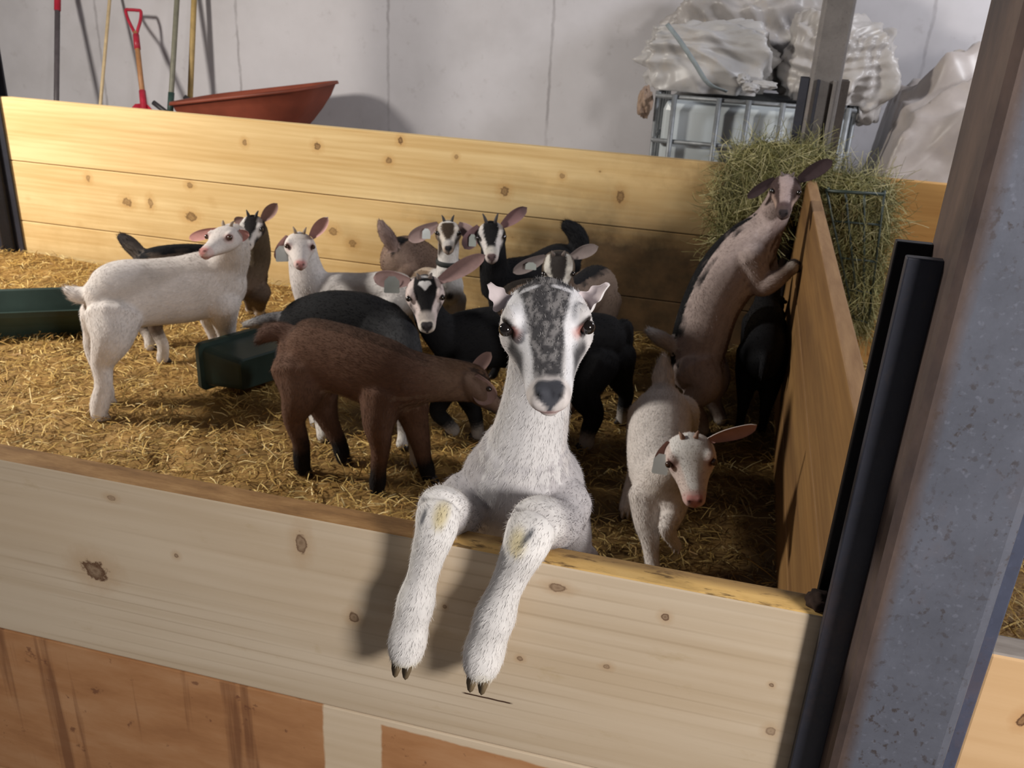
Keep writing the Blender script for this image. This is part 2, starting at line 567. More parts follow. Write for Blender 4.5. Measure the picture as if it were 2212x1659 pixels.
def build_litter():
    xs = np.arange(-5.2, 1.6, 0.024)
    ys = np.arange(YF1+0.004, YB0-0.003, 0.024)
    V = np.array([(x, y, litter_height(x, y)-0.004) for y in ys for x in xs])
    nx = len(xs)
    F = [(j*nx+i, j*nx+i+1, (j+1)*nx+i+1, (j+1)*nx+i) for j in range(len(ys)-1) for i in range(nx-1)]
    base_c = np.array([(0.30, 0.175, 0.055)])*np.ones((len(V), 1))
    mott = np.array([noise.noise(Vector((v[0]*9, v[1]*9, 0))) + 0.6*noise.noise(Vector((v[0]*34, v[1]*34, 2))) for v in V])
    base_c = base_c*(0.72+0.5*np.clip(mott+0.4, 0, 1.2))[:, None]
    # straws
    N = 80000
    x = rng.uniform(-4.6, 1.5, N)
    y = YF1+0.02+(YB0-YF1-0.04)*rng.random(N)**1.15
    ln = rng.uniform(0.016, 0.055, N)*np.where(rng.random(N) < 0.12, 1.9, 1.0)
    wd_ = rng.uniform(0.0008, 0.0021, N)
    az = rng.uniform(0, 2*PI, N)
    el = np.abs(rng.normal(0, 0.22, N))
    hz = rng.random(N)**2*0.016
    z = np.array([litter_height(a, b) for a, b in zip(x, y)])+hz
    d = np.column_stack([np.cos(az)*np.cos(el), np.sin(az)*np.cos(el), np.sin(el)])
    s = np.column_stack([-np.sin(az), np.cos(az), rng.normal(0, 0.5, N)])
    s /= np.linalg.norm(s, axis=1)[:, None]
    p0 = np.column_stack([x, y, z])
    p0[:, 1] = np.clip(p0[:, 1], YF1+0.05, YB0-0.06)
    pm = p0+d*(ln*0.5)[:, None]+np.column_stack([rng.normal(0, .004, N), rng.normal(0, .004, N), rng.uniform(0.0, 0.007, N)])
    p1 = p0+d*ln[:, None]
    p1[:, 2] -= rng.uniform(0, 0.004, N)
    e = s*wd_[:, None]
    SV = np.stack([p0-e, p0+e, pm-e, pm+e, p1-e*0.7, p1+e*0.7], axis=1).reshape(-1, 3)
    b = np.arange(N)*6
    SF = np.concatenate([np.column_stack([b, b+1, b+3, b+2]), np.column_stack([b+2, b+3, b+5, b+4])])
    pal = np.array([(0.52, 0.34, 0.10), (0.66, 0.47, 0.17), (0.40, 0.24, 0.065), (0.78, 0.62, 0.30), (0.30, 0.165, 0.045)])
    c = pal[rng.choice(5, N, p=[.34, .20, .24, .06, .16])]*rng.uniform(0.75, 1.2, N)[:, None]
    corner_shade = lambda P: (1-0.60*np.clip((P[:, 0]+0.75)/0.6, 0, 1)*np.clip((1.9-P[:, 0])/0.1, 0, 1)*(P[:, 0] < 0.23))[:, None]  # shade of the pen's right corner painted into the straw colour
    base_c = base_c*corner_shade(V)
    c = c*corner_shade(p0)
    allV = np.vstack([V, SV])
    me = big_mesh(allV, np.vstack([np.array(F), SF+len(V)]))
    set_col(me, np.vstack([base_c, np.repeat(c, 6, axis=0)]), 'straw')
    m, t, bs = mat_new('golden straw', 0.62, spec=0.3)
    g = NT(t)
    a = g.n('ShaderNodeAttribute', attribute_name='straw')
    g.l(a.outputs['Color'], bs.inputs['Base Color'])
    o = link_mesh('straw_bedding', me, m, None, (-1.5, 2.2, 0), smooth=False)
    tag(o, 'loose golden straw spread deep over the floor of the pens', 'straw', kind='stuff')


build_litter()

# ------------------------------------------------------------------ fences
KB = [(-1.772, .645, .016, .016, .9), (-2.117, .629, .012, .014, .7), (-1.394, .701, .012, .016, .9), (-2.939, .394, .014, .016, .6),
      (-2.406, .415, .016, .014, .7), (-2.743, .302, .026, .020, .8), (-2.62, .312, .014, .024, .7), (-2.414, .269, .030, .022, .85),
      (-1.446, .613, .014, .014, .7), (-0.937, .535, .020, .022, .8), (-0.457, .561, .016, .026, .8), (-1.709, .279, .022, .020, .7),
      (-2.05, .30, .014, .020, .6), (-0.70, .62, .011, .011, .6), (-1.15, .655, .010, .010, .6), (-1.62, .235, .02, .018, .7)]


def back_fence(name, x0, x1, label, light, dark, dirt, seed):
    f = empty(name, ((x0+x1)/2, (YB0+YB1)/2, -0.14), label, 'fence')
    for i in range(3):
        cx, cz = (x0+x1)/2, (ZS[i]+ZS[i+1])/2
        kn = [(k[0]-cx, k[1]-cz, k[2], k[3], k[4]) for k in KB if x0 < k[0] < x1 and ZS[i+1] < k[1] < ZS[i]]
        mt = wood(name+' board', light, dark, kn, 0, (lambda g, c, cz=cz, cx=cx: grime_shift(g, c, cx, cz)) if dirt else None, 0.75, seed=seed+i*2.3)
        box('board', (x0, YB0, ZS[i+1]+0.0035), (x1, YB1, ZS[i]-0.0005), mt, f, 0.003, origin=(cx, (YB0+YB1)/2, cz))
    return f


def grime_shift(g, col, cx, cz):
    c = g.coord((1, 1, 1), (cx, 0, cz))
    sx = g.n('ShaderNodeSeparateXYZ')
    g.l(c, sx.inputs[0])
    n = g.noise(c, 5.0, 5, 0.65)
    nn = g.math('MULTIPLY', g.math('SUBTRACT', n, 0.5), 0.9)
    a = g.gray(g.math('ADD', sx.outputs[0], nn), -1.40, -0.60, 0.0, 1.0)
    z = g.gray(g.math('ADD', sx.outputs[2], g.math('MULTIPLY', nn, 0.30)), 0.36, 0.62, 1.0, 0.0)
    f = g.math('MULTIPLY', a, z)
    top = g.math('MULTIPLY', g.gray(sx.outputs[0], -0.75, 0.0, 0.0, 1.0), g.gray(n, 0.40, 0.62, 0.25, 0.75))
    col = g.mix(top, col, (0.27, 0.15, 0.055))
    low = g.math('MULTIPLY', g.gray(sx.outputs[2], 0.02, 0.40, 1.0, 0.0), g.gray(n, 0.35, 0.65, 0.10, 0.5))
    col = g.mix(low, col, (0.46, 0.275, 0.09))
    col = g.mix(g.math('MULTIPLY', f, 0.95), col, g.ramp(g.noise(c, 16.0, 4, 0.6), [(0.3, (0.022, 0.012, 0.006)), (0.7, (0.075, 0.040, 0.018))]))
    return col


back_fence('wooden_fence', -3.372, 0.186, 'long back fence of bright yellow pine boards behind the goats, below the red wheelbarrow',
           (0.80, 0.605, 0.315), (0.58, 0.375, 0.15), True, 1.3)
back_fence('wooden_fence', 0.305, 1.55, 'back fence of orange pine boards behind the hay rack, right of the far steel post',
           (0.58, 0.33, 0.115), (0.40, 0.19, 0.055), False, 4.1)
back_fence('wooden_fence', -5.0, -3.474, 'end of a board fence left of the dark post at the picture edge',
           (0.66, 0.40, 0.14), (0.46, 0.25, 0.08), False, 7.7)

# front fence
fx0, fx1 = -2.70, 0.176
fcx = (fx0+fx1)/2
ff = empty('wooden_fence', (fcx, (YF0+YF1)/2, -0.14), 'pale pine front fence that the white grey-faced goat hangs its forelegs over', 'fence')
KF = [(-0.767, .580, .021, .017, .95), (-0.459, .689, .0085, .0165, .8), (-0.391, .594, .007, .008, .85), (-0.136, .698, .011, .0055, .75), (-0.011, .687, .005, .005, .9),
      (0.126, .557, .006, .006, .6), (-0.638, .632, .004, .004, .7), (-0.724, .702, .007, .004, .5), (-0.272, .639, .003, .003, .7), (0.116, .623, .003, .003, .8), (-0.175, .585, .004, .004, .7), (-0.07, .60, .005, .004, .6)]
cz = (ZS[0]+ZS[1])/2
box('board', (fx0, YF0, ZS[1]+0.0006), (fx1, YF1, ZS[0]), wood('bare pale pine', (0.585, 0.485, 0.365), (0.46, 0.355, 0.24), [(k[0]-fcx, k[1]-cz, *k[2:]) for k in KF], 0, crack_front, 0.0, seed=2.2),
    ff, 0.003, origin=(fcx, (YF0+YF1)/2, cz))
low = box('board', (fx0, YF0, ZS[2]+0.002), (fx1, YF1, ZS[1]-0.0006), wood('orange stained pine', (0.64, 0.53, 0.40), (0.50, 0.39, 0.26), (), 0, stain_lower, 0.0, seed=5.2),
          ff, 0.002, origin=(0, (YF0+YF1)/2, ZS[1]))
tag(low, 'lower board stained orange with one bare stripe')
box('board', (fx0, YF0, ZS[3]), (fx1, YF1, ZS[2]-0.002), wood('lower pine', (0.5, 0.3, 0.15), (0.36, 0.19, 0.09), (), 0, None, 0.5, seed=8.2), ff, 0.002, origin=(fcx, (YF0+YF1)/2, 0))

# divider between the pens
DX0, DX1 = 0.229, 0.266
df = empty('wooden_fence', (0.2475, 2.3, -0.14), 'brown board divider running from the front post to the back corner under the hay', 'fence')


def divider_dirt(g, col):
    n = g.noise(g.coord((8, 1, 8)), 1.0, 5, 0.65)
    col = g.mix(g.gray(n, 0.4, 0.7, 0.15, 0.7), col, (0.085, 0.042, 0.017))
    ge = g.n('ShaderNodeNewGeometry')
    sn = g.n('ShaderNodeSeparateXYZ')
    g.l(ge.outputs['True Normal'], sn.inputs[0])
    up = g.gray(sn.outputs[2], 0.5, 0.8, 0, 1)
    n2 = g.noise(g.coord((60, 7, 60)), 1.0, 4, 0.6)
    return g.mix(up, col, g.ramp(n2, [(0.25, (0.23, 0.125, 0.06)), (0.7, (0.35, 0.21, 0.105))]))


for i in range(3):
    box('board', (DX0, YF1+0.025, ZS[i+1]+0.004), (DX1, YB0-0.022, ZS[i]), wood('divider board', (0.27, 0.150, 0.052), (0.155, 0.078, 0.028), (), 1, divider_dirt, 0.5, seed=3.1+i*1.9),
        df, 0.004, origin=(0.2475, 2.28, (ZS[i]+ZS[i+1])/2))

# right hand front fence
rx0, rx1 = 0.322, 1.5
rf = empty('wooden_fence', ((rx0+rx1)/2, 0.883, -0.14), 'tan front fence with a grey worn top edge at the lower right corner', 'fence')


def right_top(g, col):
    ge = g.n('ShaderNodeNewGeometry')
    sn = g.n('ShaderNodeSeparateXYZ')
    g.l(ge.outputs['True Normal'], sn.inputs[0])
    up = g.gray(sn.outputs[2], 0.5, 0.8, 0, 1)
    n2 = g.noise(g.coord((10, 40, 60)), 1.0, 4, 0.6)
    return g.mix(up, col, g.ramp(n2, [(0.25, (0.20, 0.17, 0.15)), (0.7, (0.42, 0.38, 0.35))]))


rcz = (ZS[0]+ZS[1])/2
box('board', (rx0, YF0, ZS[1]+0.001), (rx1, YF1, ZS[0]-0.006), wood('tan pine', (0.62, 0.42, 0.235), (0.50, 0.31, 0.15), [(0.372-(rx0+rx1)/2, .645-rcz, .006, .009, 1.0)], 0, right_top, 0.3, seed=9.4),
    rf, 0.004, origin=((rx0+rx1)/2, 0.883, rcz))
box('board', (rx0, YF0, ZS[2]), (rx1, YF1, ZS[1]-0.001), wood('tan pine', (0.55, 0.35, 0.17), (0.42, 0.24, 0.10), (), 0, None, 0.3, seed=9.9), rf, 0.002, origin=((rx0+rx1)/2, 0.883, .3))


# ------------------------------------------------------------------ steel posts with board channels
def post(label, x0, x1, y0, y1, ztop_ch, slots, mats, zt=2.6, plates=True):
    p = empty('steel_post', ((x0+x1)/2, (y0+y1)/2, -0.14), label, 'post')
    box('tube', (x0, y0, -0.14), (x1, y1, zt), mats[0], p, 0.011)
    for (a0, b0, a1, b1, m, zc) in slots:
        box('flange', (a0, b0, -0.14), (a1, b1, zc), m, p, 0.0015)
    return p


def rust_left(name):
    m = steel(name, (0.105, 0.112, 0.142), 0.22, 0.95, 0.6, 1)
    g = NT(m.node_tree)
    b = m.node_tree.nodes['Principled BSDF']
    src = b.inputs['Base Color'].links[0].from_socket
    sx = g.n('ShaderNodeSeparateXYZ')
    g.l(g.coord((1, 1, 1)), sx.inputs[0])
    n = g.noise(g.coord((1, 1, 0.35)), 16, 5, 0.7)
    xx = g.math('ADD', sx.outputs[0], g.math('MULTIPLY', g.math('SUBTRACT', n, 0.5), 0.012))
    f = g.gray(xx, -0.043, -0.030, 0.9, 0.0)
    up = g.gray(sx.outputs[2], 1.30, 1.75, 0.0, 0.20)
    f = g.math('MAXIMUM', f, g.math('MULTIPLY', g.gray(xx, -0.02, 0.03, 0.85, 0.0), up))
    g.l(g.mix(f, src, g.ramp(n, [(0.3, (0.040, 0.028, 0.026)), (0.7, (0.13, 0.085, 0.065))])), b.inputs['Base Color'])
    return m


fl_, fb_, fu_ = M['flange'], M['flangeblack'], M['flangeblue']
post('broad speckled grey steel post leaning up the right edge of the picture', 0.183, 0.298, 0.815, 0.925, 1.13,
     [(0.152, 0.848, 0.184, 0.860, fl_, 1.130), (0.150, 0.906, 0.184, 0.918, fb_, 1.130),
      (0.297, 0.848, 0.3185, 0.860, fu_, 1.130), (0.297, 0.906, 0.322, 0.918, fu_, 1.130),
      (0.215, 0.924, 0.225, 0.955, fb_, 1.0), (0.270, 0.924, 0.280, 0.955, fb_, 1.0)], [rust_left('rust edged galvanised steel')])
fm = M['farpost']
post('grey steel post in front of the white tote at the back corner', 0.192, 0.300, 3.625, 3.735, 1.05,
     [(0.160, 3.648, 0.193, 3.658, fl_, 1.062), (0.160, 3.706, 0.193, 3.716, fl_, 1.062), (0.215, 3.590, 0.225, 3.626, fl_, 1.062), (0.270, 3.590, 0.280, 3.626, fm, 1.062),
      (0.299, 3.648, 0.330, 3.658, M['postrust'], 1.062), (0.299, 3.706, 0.330, 3.716, M['postrust'], 1.062)], [fm])
post('dark steel post at the left edge of the picture between two back boards', -3.458, -3.388, 3.625, 3.735, 1.6,
     [(-3.395, 3.650, -3.352, 3.660, fl_, 1.062), (-3.395, 3.704, -3.352, 3.714, fl_, 1.062), (-3.495, 3.650, -3.455, 3.660, fl_, 1.062), (-3.495, 3.704, -3.455, 3.714, fl_, 1.062)], [fb_])
# little broken chunk of board wedged at the post
bm = bmesh.new()
bmesh.ops.create_icosphere(bm, subdivisions=3, radius=1)
for v in bm.verts:
    n = noise.noise(v.co*2.2)*0.35
    v.co = Vector((v.co.x*0.014, v.co.y*0.016, v.co.z*0.010))*(1+n)+Vector((0.150, 0.884, 0.733))
me = bpy.data.meshes.new('chip')
bm.to_mesh(me)
bm.free()
o = link_mesh('dirt_clod', me, plain('dried mud', (0.035, 0.018, 0.012), 0.9), None, (0.150, 0.884, 0.728))
tag(o, 'small dark brown clod on the front fence top against the speckled post', 'dirt')


# ------------------------------------------------------------------ tools against the wall
def pole(name, p0, p1, r, mat, label, cat='tool', extra=None):
    t = empty(name, p0, label, cat, 'long handled tools leaning on the wall')
    tube_obj('handle', [p0, p1], r, mat, t, 10)
    return t


wood_pale = plain('pale ash handle', (0.62, 0.47, 0.27), 0.5)
wood_tan = plain('worn ochre handle', (0.40, 0.27, 0.10), 0.55)
dk = plain('dark grey handle', (0.095, 0.08, 0.085), 0.45)
gg = plain('grey green handle', (0.20, 0.19, 0.14), 0.5)
red = plain('red tool paint', (0.42, 0.022, 0.045), 0.4)


def lean(pxa, pxb, Ya, Yb):
    """a straight tool through two photo points; extended down to the floor"""
    a, b = at(*pxa, Ya), at(*pxb, Yb)
    d = (b-a)/(b[2]-a[2])
    return a, b, (lambda z: a+d*(z-a[2]))


a, b, fz = lean((122, 215), (124, 30), 5.36, 5.56)
t = pole('fork', fz(-0.13), fz(1.02), 0.017, dk, 'dark grey tool handle with a red top, leftmost against the concrete wall', 'fork')
tube_obj('grip', [fz(1.0), fz(1.45)], 0.021, red, t, 10)
bm = bmesh.new()
for k in range(4):
    q = fz(0.02)+np.array([(k-1.5)*0.05, 0, 0])
    box_bm(bm, (q[0]-0.006, q[1]-0.006, -0.139), (q[0]+0.006, q[1]+0.006, 0.10))
q = fz(0.10)
box_bm(bm, (q[0]-0.09, q[1]-0.008, 0.09), (q[0]+0.09, q[1]+0.008, 0.11))
me = bpy.data.meshes.new('tines')
bm.to_mesh(me); bm.free()
link_mesh('tines', me, dk, t)

a, b, fz = lean((217, 225), (236, 10), 5.35, 5.66)
t = pole('broom', fz(-0.02), fz(1.25), 0.011, wood_pale, 'thin pale wooden pole leaning between the red shovel and the dark handle', 'broom')
box('head', (fz(0)[0]-0.16, fz(0)[1]-0.03, -0.139), (fz(0)[0]+0.16, fz(0)[1]+0.03, -0.02), wood_tan, t, 0.008)

# D-handled shovel
a, b, fz = lean((310, 222), (292, 60), 5.35, 5.60)
t = empty('shovel', fz(-0.13), 'red shovel with a D-shaped grip leaning on the wall', 'shovel', 'long handled tools leaning on the wall')
tube_obj('shaft', [fz(0.46), fz(0.90)], 0.0165, plain('orange brown shaft', (0.42, 0.20, 0.085), 0.5), t, 12)
tube_obj('socket', [fz(0.30), fz(0.42), fz(0.56)], [0.030, 0.024, 0.021], red, t, 12, 3)
g0, g1 = fz(0.80), fz(1.045)
u_ = unit(g1-g0)
lat = np.array([1, 0, 0.0])
tube_obj('collar', [g0, fz(0.885)], 0.020, red, t, 12)
pts = [fz(0.875), fz(0.915)+lat*0.018, fz(0.975)+lat*0.047, fz(1.025)+lat*0.056, fz(1.03)+lat*0.03, fz(1.03)-lat*0.03, fz(1.025)-lat*0.056, fz(0.975)-lat*0.047, fz(0.915)-lat*0.018, fz(0.875)]
tube_obj('grip', pts, 0.0105, red, t, 8, 4, ref=(0, 1, 0))
# blade: dished sheet
V, F = [], []
nu, nv = 13, 13
for j in range(nv):
    z = 0.485-0.615*j/(nv-1)
    c = fz(z)
    w_ = 0.135*min(1, 0.35+j/2.2) if j < 3 else 0.135
    for i in range(nu):
        s = -1+2*i/(nu-1)
        V.append((c[0]+s*w_, c[1]-0.035*s*s+0.012, c[2]))
F = [(j*nu+i, j*nu+i+1, (j+1)*nu+i+1, (j+1)*nu+i) for j in range(nv-1) for i in range(nu-1)]
o = link_mesh('blade', np_mesh(V, F), red, t)
md = o.modifiers.new('thick', 'SOLIDIFY'); md.thickness = 0.004

a, b, fz = lean((368, 235), (382, 5), 5.40, 5.60)
t = pole('rake', fz(-0.10), fz(1.4), 0.017, gg, 'grey green tool handle leaning just left of the wheelbarrow', 'rake')
tube_obj('socket', [fz(0.40), fz(0.56)], 0.020, plain('dark green paint', (0.03, 0.06, 0.05), 0.5), t, 10)
q = fz(-0.10)
bm = bmesh.new()
box_bm(bm, (q[0]-0.2, q[1]-0.012, -0.085), (q[0]+0.2, q[1]+0.012, -0.06))
for k in range(12):
    box_bm(bm, (q[0]-0.19+k*0.0345-0.004, q[1]-0.03, -0.139), (q[0]-0.19+k*0.0345+0.004, q[1]-0.02, -0.07))
me = bpy.data.meshes.new('teeth'); bm.to_mesh(me); bm.free()
link_mesh('head', me, dk, t)
a, b, fz = lean((411, 205), (419, 5), 5.60, 5.68)
t = pole('hoe', fz(-0.10), fz(1.4), 0.018, wood_tan, 'ochre wooden tool handle rising behind the wheelbarrow tray', 'hoe')
q = fz(-0.10)
box('blade', (q[0]-0.09, q[1]-0.06, -0.138), (q[0]+0.09, q[1]-0.048, -0.01), dk, t, 0.002)


# ------------------------------------------------------------------ wheelbarrow
def wheelbarrow():
    xa, xb = -3.44, -2.50
    ya, yb = 5.02, 5.58
    org = ((xa+xb)/2, (ya+yb)/2, -0.14)
    t = empty('wheelbarrow', org, 'red brown wheelbarrow tray seen above the back fence, shadow on the wall beside it', 'wheelbarrow')

    def ring(z0, z1, x0, x1, y0, y1, rad, n=9):
        P = []
        for (cx, cy, a0) in ((x1-rad, y1-rad, 0), (x0+rad, y1-rad, 90), (x0+rad, y0+rad, 180), (x1-rad, y0+rad, 270)):
            for k in range(n):
                a = math.radians(a0+90*k/(n-1))
                x, y = cx+rad*math.cos(a), cy+rad*math.sin(a)
                P.append((x, y, z0+(z1-z0)*(x-xa)/(xb-xa)))
        return P
    zl, zr = 0.545, 0.705
    yc = (ya+yb)/2
    R = [ring(zl-0.012, zr-0.012, xa-.018, xb+.018, ya-.018, yb+.018, .17), ring(zl+.006, zr+.006, xa-.012, xb+.012, ya-.012, yb+.012, .165), ring(zl+.004, zr+.004, xa, xb, ya, yb, .155)]
    for k in range(1, 7):
        f = k/6
        g_ = f**1.25
        R.append(ring(zl+(0.30-zl)*f, zr+(0.27-zr)*f, xa+.16*g_, xb-.33*g_, ya+.13*g_, yb-.13*g_, .155-.04*f))
    V, F = [], []
    n = len(R[0])
    for r_ in R: V += r_
    for i in range(len(R)-1):
        for j in range(n):
            F.append((i*n+j, i*n+(j+1) % n, (i+1)*n+(j+1) % n, (i+1)*n+j))
    F.append(tuple((len(R)-1)*n+j for j in range(n)))
    o = link_mesh('tray', np_mesh(V, F), plain('faded red tray', (0.23, 0.052, 0.027), 0.55, 0.2, 7), t)
    md = o.modifiers.new('thick', 'SOLIDIFY'); md.thickness = 0.006; md.offset = -1
    hm = plain('black handle', (0.03, 0.027, 0.03), 0.5)
    for y in (ya+0.11, yb-0.11):
        tube_obj('handle', [(xa-0.13, y, 0.535), (xa+0.10, y, 0.40), (xa+0.5, y, 0.245), (xb-0.1, y+(yc-y)*0.7, 0.13), (xb+0.05, y+(yc-y)*0.8, 0.07)], 0.016, hm, t, 8, 4)
        tube_obj('leg', [(xa+0.22, y, 0.27), (xa+0.18, y, -0.128), (xa+0.42, y, -0.128), (xa+0.50, y, 0.25)], 0.012, hm, t, 8, 4, ref=(0, 1, 0))
        tube_obj('strut', [(xb-0.22, y, 0.44), (xb-0.02, y+(yc-y)*0.75, 0.08)], 0.010, hm, t, 8)
    # wheel
    wv, wf = [], []
    V, F = sweep([(xb+0.03+0.145*math.cos(a), yc, 0.06+0.145*math.sin(a)) for a in np.linspace(0, 2*PI, 33)], 0.052, ref=(0, 1, 0), seg=12, sub=1, caps=False)[:2]
    w = link_mesh('wheel', np_mesh(V, F), plain('black rubber', (0.02, 0.02, 0.02), 0.8), t)
    tube_obj('hub', [(xb+0.03, yc-0.05, 0.06), (xb+0.03, yc+0.05, 0.06)], 0.10, plain('grey hub', (0.3, 0.3, 0.3), 0.5), w, 16)


wheelbarrow()


# ------------------------------------------------------------------ caged tote
def tote():
    x0, x1, y0, y1, z0, z1 = -0.455, 0.475, 4.72, 5.55, -0.14, 0.862
    t = empty('bulk_tote', ((x0+x1)/2, (y0+y1)/2, z0), 'white plastic bulk tote in a galvanised bar cage under the crumpled sacks', 'tank')
    m, tr, b = mat_new('milky plastic', 0.35, color=(0.46, 0.50, 0.52))
    b.inputs['Subsurface Weight'].default_value = 0.15
    b.inputs['Subsurface Radius'].default_value = (0.1, 0.1, 0.1)
    box('bottle', (x0+.03, y0+.03, z0+.15), (x1-.03, y1-.03, z1-.03), m, t, 0.05)
    galv = plain('dull galvanised bar', (0.20, 0.21, 0.22), 0.5, 0.3, 20, 0.4)
    V = []
    r = 0.011
    for z in (z1-0.012, z1-0.225, z1-0.44, z1-0.65, z0+0.16):
        V.append(sweep([(x0, y0, z), (x1, y0, z), (x1, y1, z), (x0, y1, z), (x0, y0, z)], r, ref=(0, 0, 1), seg=8, sub=1, caps=False)[:2])
    for x in (x0+0.085, x0+0.30, x0+0.44, x0+0.60, x0+0.78, x1-0.03):
        V.append(sweep([(x, y0-0.008, z1), (x, y0-0.008, z0+.15)], 0.014, seg=8, sub=1, caps=False)[:2])
        V.append(sweep([(x, y1+0.008, z1), (x, y1+0.008, z0+.15)], 0.012, seg=8, sub=1, caps=False)[:2])
    for y in np.linspace(y0+.1, y1-.1, 5):
        for x in (x0-.008, x1+.008):
            V.append(sweep([(x, y, z1), (x, y, z0+.15)], 0.012, seg=8, sub=1, caps=False)[:2])
    v, f = join_parts(V)
    link_mesh('cage', np_mesh(v, f), galv, t)
    bm = bmesh.new()
    for k in range(6):
        x = x0+k*(x1-x0-0.12)/5
        box_bm(bm, (x, y0, z0+.11), (x+0.12, y1, z0+.148))
    for k in range(3):
        y = y0+k*(y1-y0-0.1)/2
        box_bm(bm, (x0, y, z0), (x1, y+0.1, z0+.109))
    me = bpy.data.meshes.new('pallet'); bm.to_mesh(me); bm.free()
    link_mesh('pallet', me, wood_tan, t, smooth=False)


tote()


# ------------------------------------------------------------------ crumpled sacks
def sack(ctr, rad, label, seed, color, amp=0.20, strap=None, flat=0.0, sub=6, wedge=None, drop=None, xmin=None):
    bm = bmesh.new()
    bmesh.ops.create_icosphere(bm, subdivisions=sub, radius=1)
    ctr, rad = Vector(ctr), Vector(rad)
    off = Vector((seed*3.1, seed*1.7, seed*5.3))
    rr = random.Random(seed)
    folds = [(Vector((rr.gauss(0, 1), rr.gauss(0, 1), rr.gauss(0, 1))).normalized(), 1.0*1.33**k, 0.55*0.84**k, rr.random()) for k in range(8)]
    for v in bm.verts:
        p = v.co.copy()
        # squarer than a ball
        m_ = max(abs(p.x), abs(p.y), abs(p.z))
        p = p.lerp(p/m_*0.86, 0.45)
        q = p+off
        d = 0.0
        for (dr, fr, am, ph) in folds:
            t_ = q.dot(dr)*fr+ph+1.1*noise.noise(q*0.8+dr*9)
            msk = min(1.0, max(0.0, 0.35+1.6*noise.noise(q*0.9+dr*17)))
            d += am*msk*((1-abs(2*(t_-math.floor(t_))-1))**1.4*1.9-0.5)
        d += 0.45*noise.noise(q*1.3)-0.45
        p = p+v.co.normalized()*d*amp
        if wedge: p = wedge(p)
        w = Vector((p.x*rad.x, p.y*rad.y, p.z*rad.z))+ctr
        fl = flat if drop is None or w.x < drop[0] else drop[1]
        if w.z < fl: w.z = fl+0.02*(w.z-fl)
        if xmin is not None and w.x < xmin+0.16*max(0, w.z): w.x = xmin+0.16*max(0, w.z)+0.05*(w.x-xmin)
        if w.y > YW-0.03: w.y = YW-0.03
        v.co = w
    me = bpy.data.meshes.new('sack')
    bm.to_mesh(me); bm.free()
    mt, tr, b = mat_new('woven plastic', 0.42, spec=0.45)
    g = NT(tr)
    n = g.noise(g.coord((1, 1, 1), (seed, 0, 0)), 4.5, 5, 0.6)
    c = g.ramp(n, [(0.3, tuple(x*0.78 for x in color)), (0.6, color), (0.85, tuple(x*1.12 for x in color))])
    n2 = g.noise(g.coord((1, 1, 1), (0, seed, 3)), 9, 4, 0.6)
    c = g.mix(g.gray(n2, 0.56, 0.74, 0, 0.5), c, (0.36, 0.30, 0.23))
    g.l(c, b.inputs['Base Color'])
    b.inputs['Sheen Weight'].default_value = 0.1
    o = link_mesh('sack', me, mt, None, (ctr.x, ctr.y, flat))
    tag(o, label, 'sack', 'empty woven bulk sacks piled by the wall')
    return o


sk1 = sack((-0.245, 4.98, 1.00), (0.34, 0.24, 0.20), 'rumpled dirty white sack with a grey strap on the left of the tote', 1.0, (0.42, 0.405, 0.40), 0.25, flat=0.868)
sk2 = sack((-0.02, 5.42, 1.12), (0.46, 0.22, 0.38), 'tall heap of crumpled pale sack at the back of the tote, reaching the picture top', 2.3, (0.36, 0.335, 0.325), 0.30, flat=0.868)
sk3 = sack((0.385, 4.98, 0.99), (0.29, 0.24, 0.27), 'crumpled pale sack behind the far steel post, drooping off the tote right end', 3.7, (0.38, 0.355, 0.34), 0.27, flat=0.868, drop=(0.50, 0.72))
sk4 = sack((1.17, 4.95, 0.40), (0.66, 0.50, 0.74), 'big tan-grey sack slumped on the floor right of the tote', 5.1, (0.37, 0.325, 0.305), 0.30, flat=-0.139, xmin=0.545,
           wedge=lambda p: Vector((p.x-(0.45 if p.z < 0 else 0.45)*(0.55-0.55*p.z)*0.6, p.y, p.z)))
kn = []
for (kx, ky, kY, rx, rz) in ((1622, 190, 4.69, 19, 11), (1650, 184, 4.72, 30, 10), (1606, 172, 4.73, 14, 13)):
    bm = bmesh.new()
    bmesh.ops.create_icosphere(bm, subdivisions=4, radius=1)
    kc = at(kx, ky, kY)
    kn.append((np.array([np.array(v.co)*(1+0.3*noise.noise(v.co*2.5+Vector(kc)*9))*[px(rx, kc), px(rz, kc)*1.2, px(rz, kc)]+kc for v in bm.verts]), [tuple(v.index for v in f.verts) for f in bm.faces]))
    bm.free()
v_, f_ = join_parts(kn)
link_mesh('tied_neck', np_mesh(v_, f_), sk1.data.materials[0], sk1)
P_ = [at(1441, 52, 4.66), at(1470, 90, 4.62), at(1500, 135, 4.61), at(1530, 180, 4.62), at(1570, 198, 4.66)]
tube_obj('strap', P_, 0.011, plain('grey webbing', (0.20, 0.23, 0.24), 0.7), sk1, 8, 5, rb=0.004, ref=(1, 0, 0))
tag([c for c in sk1.children if c.name.startswith('strap')][0], 'grey woven strap')
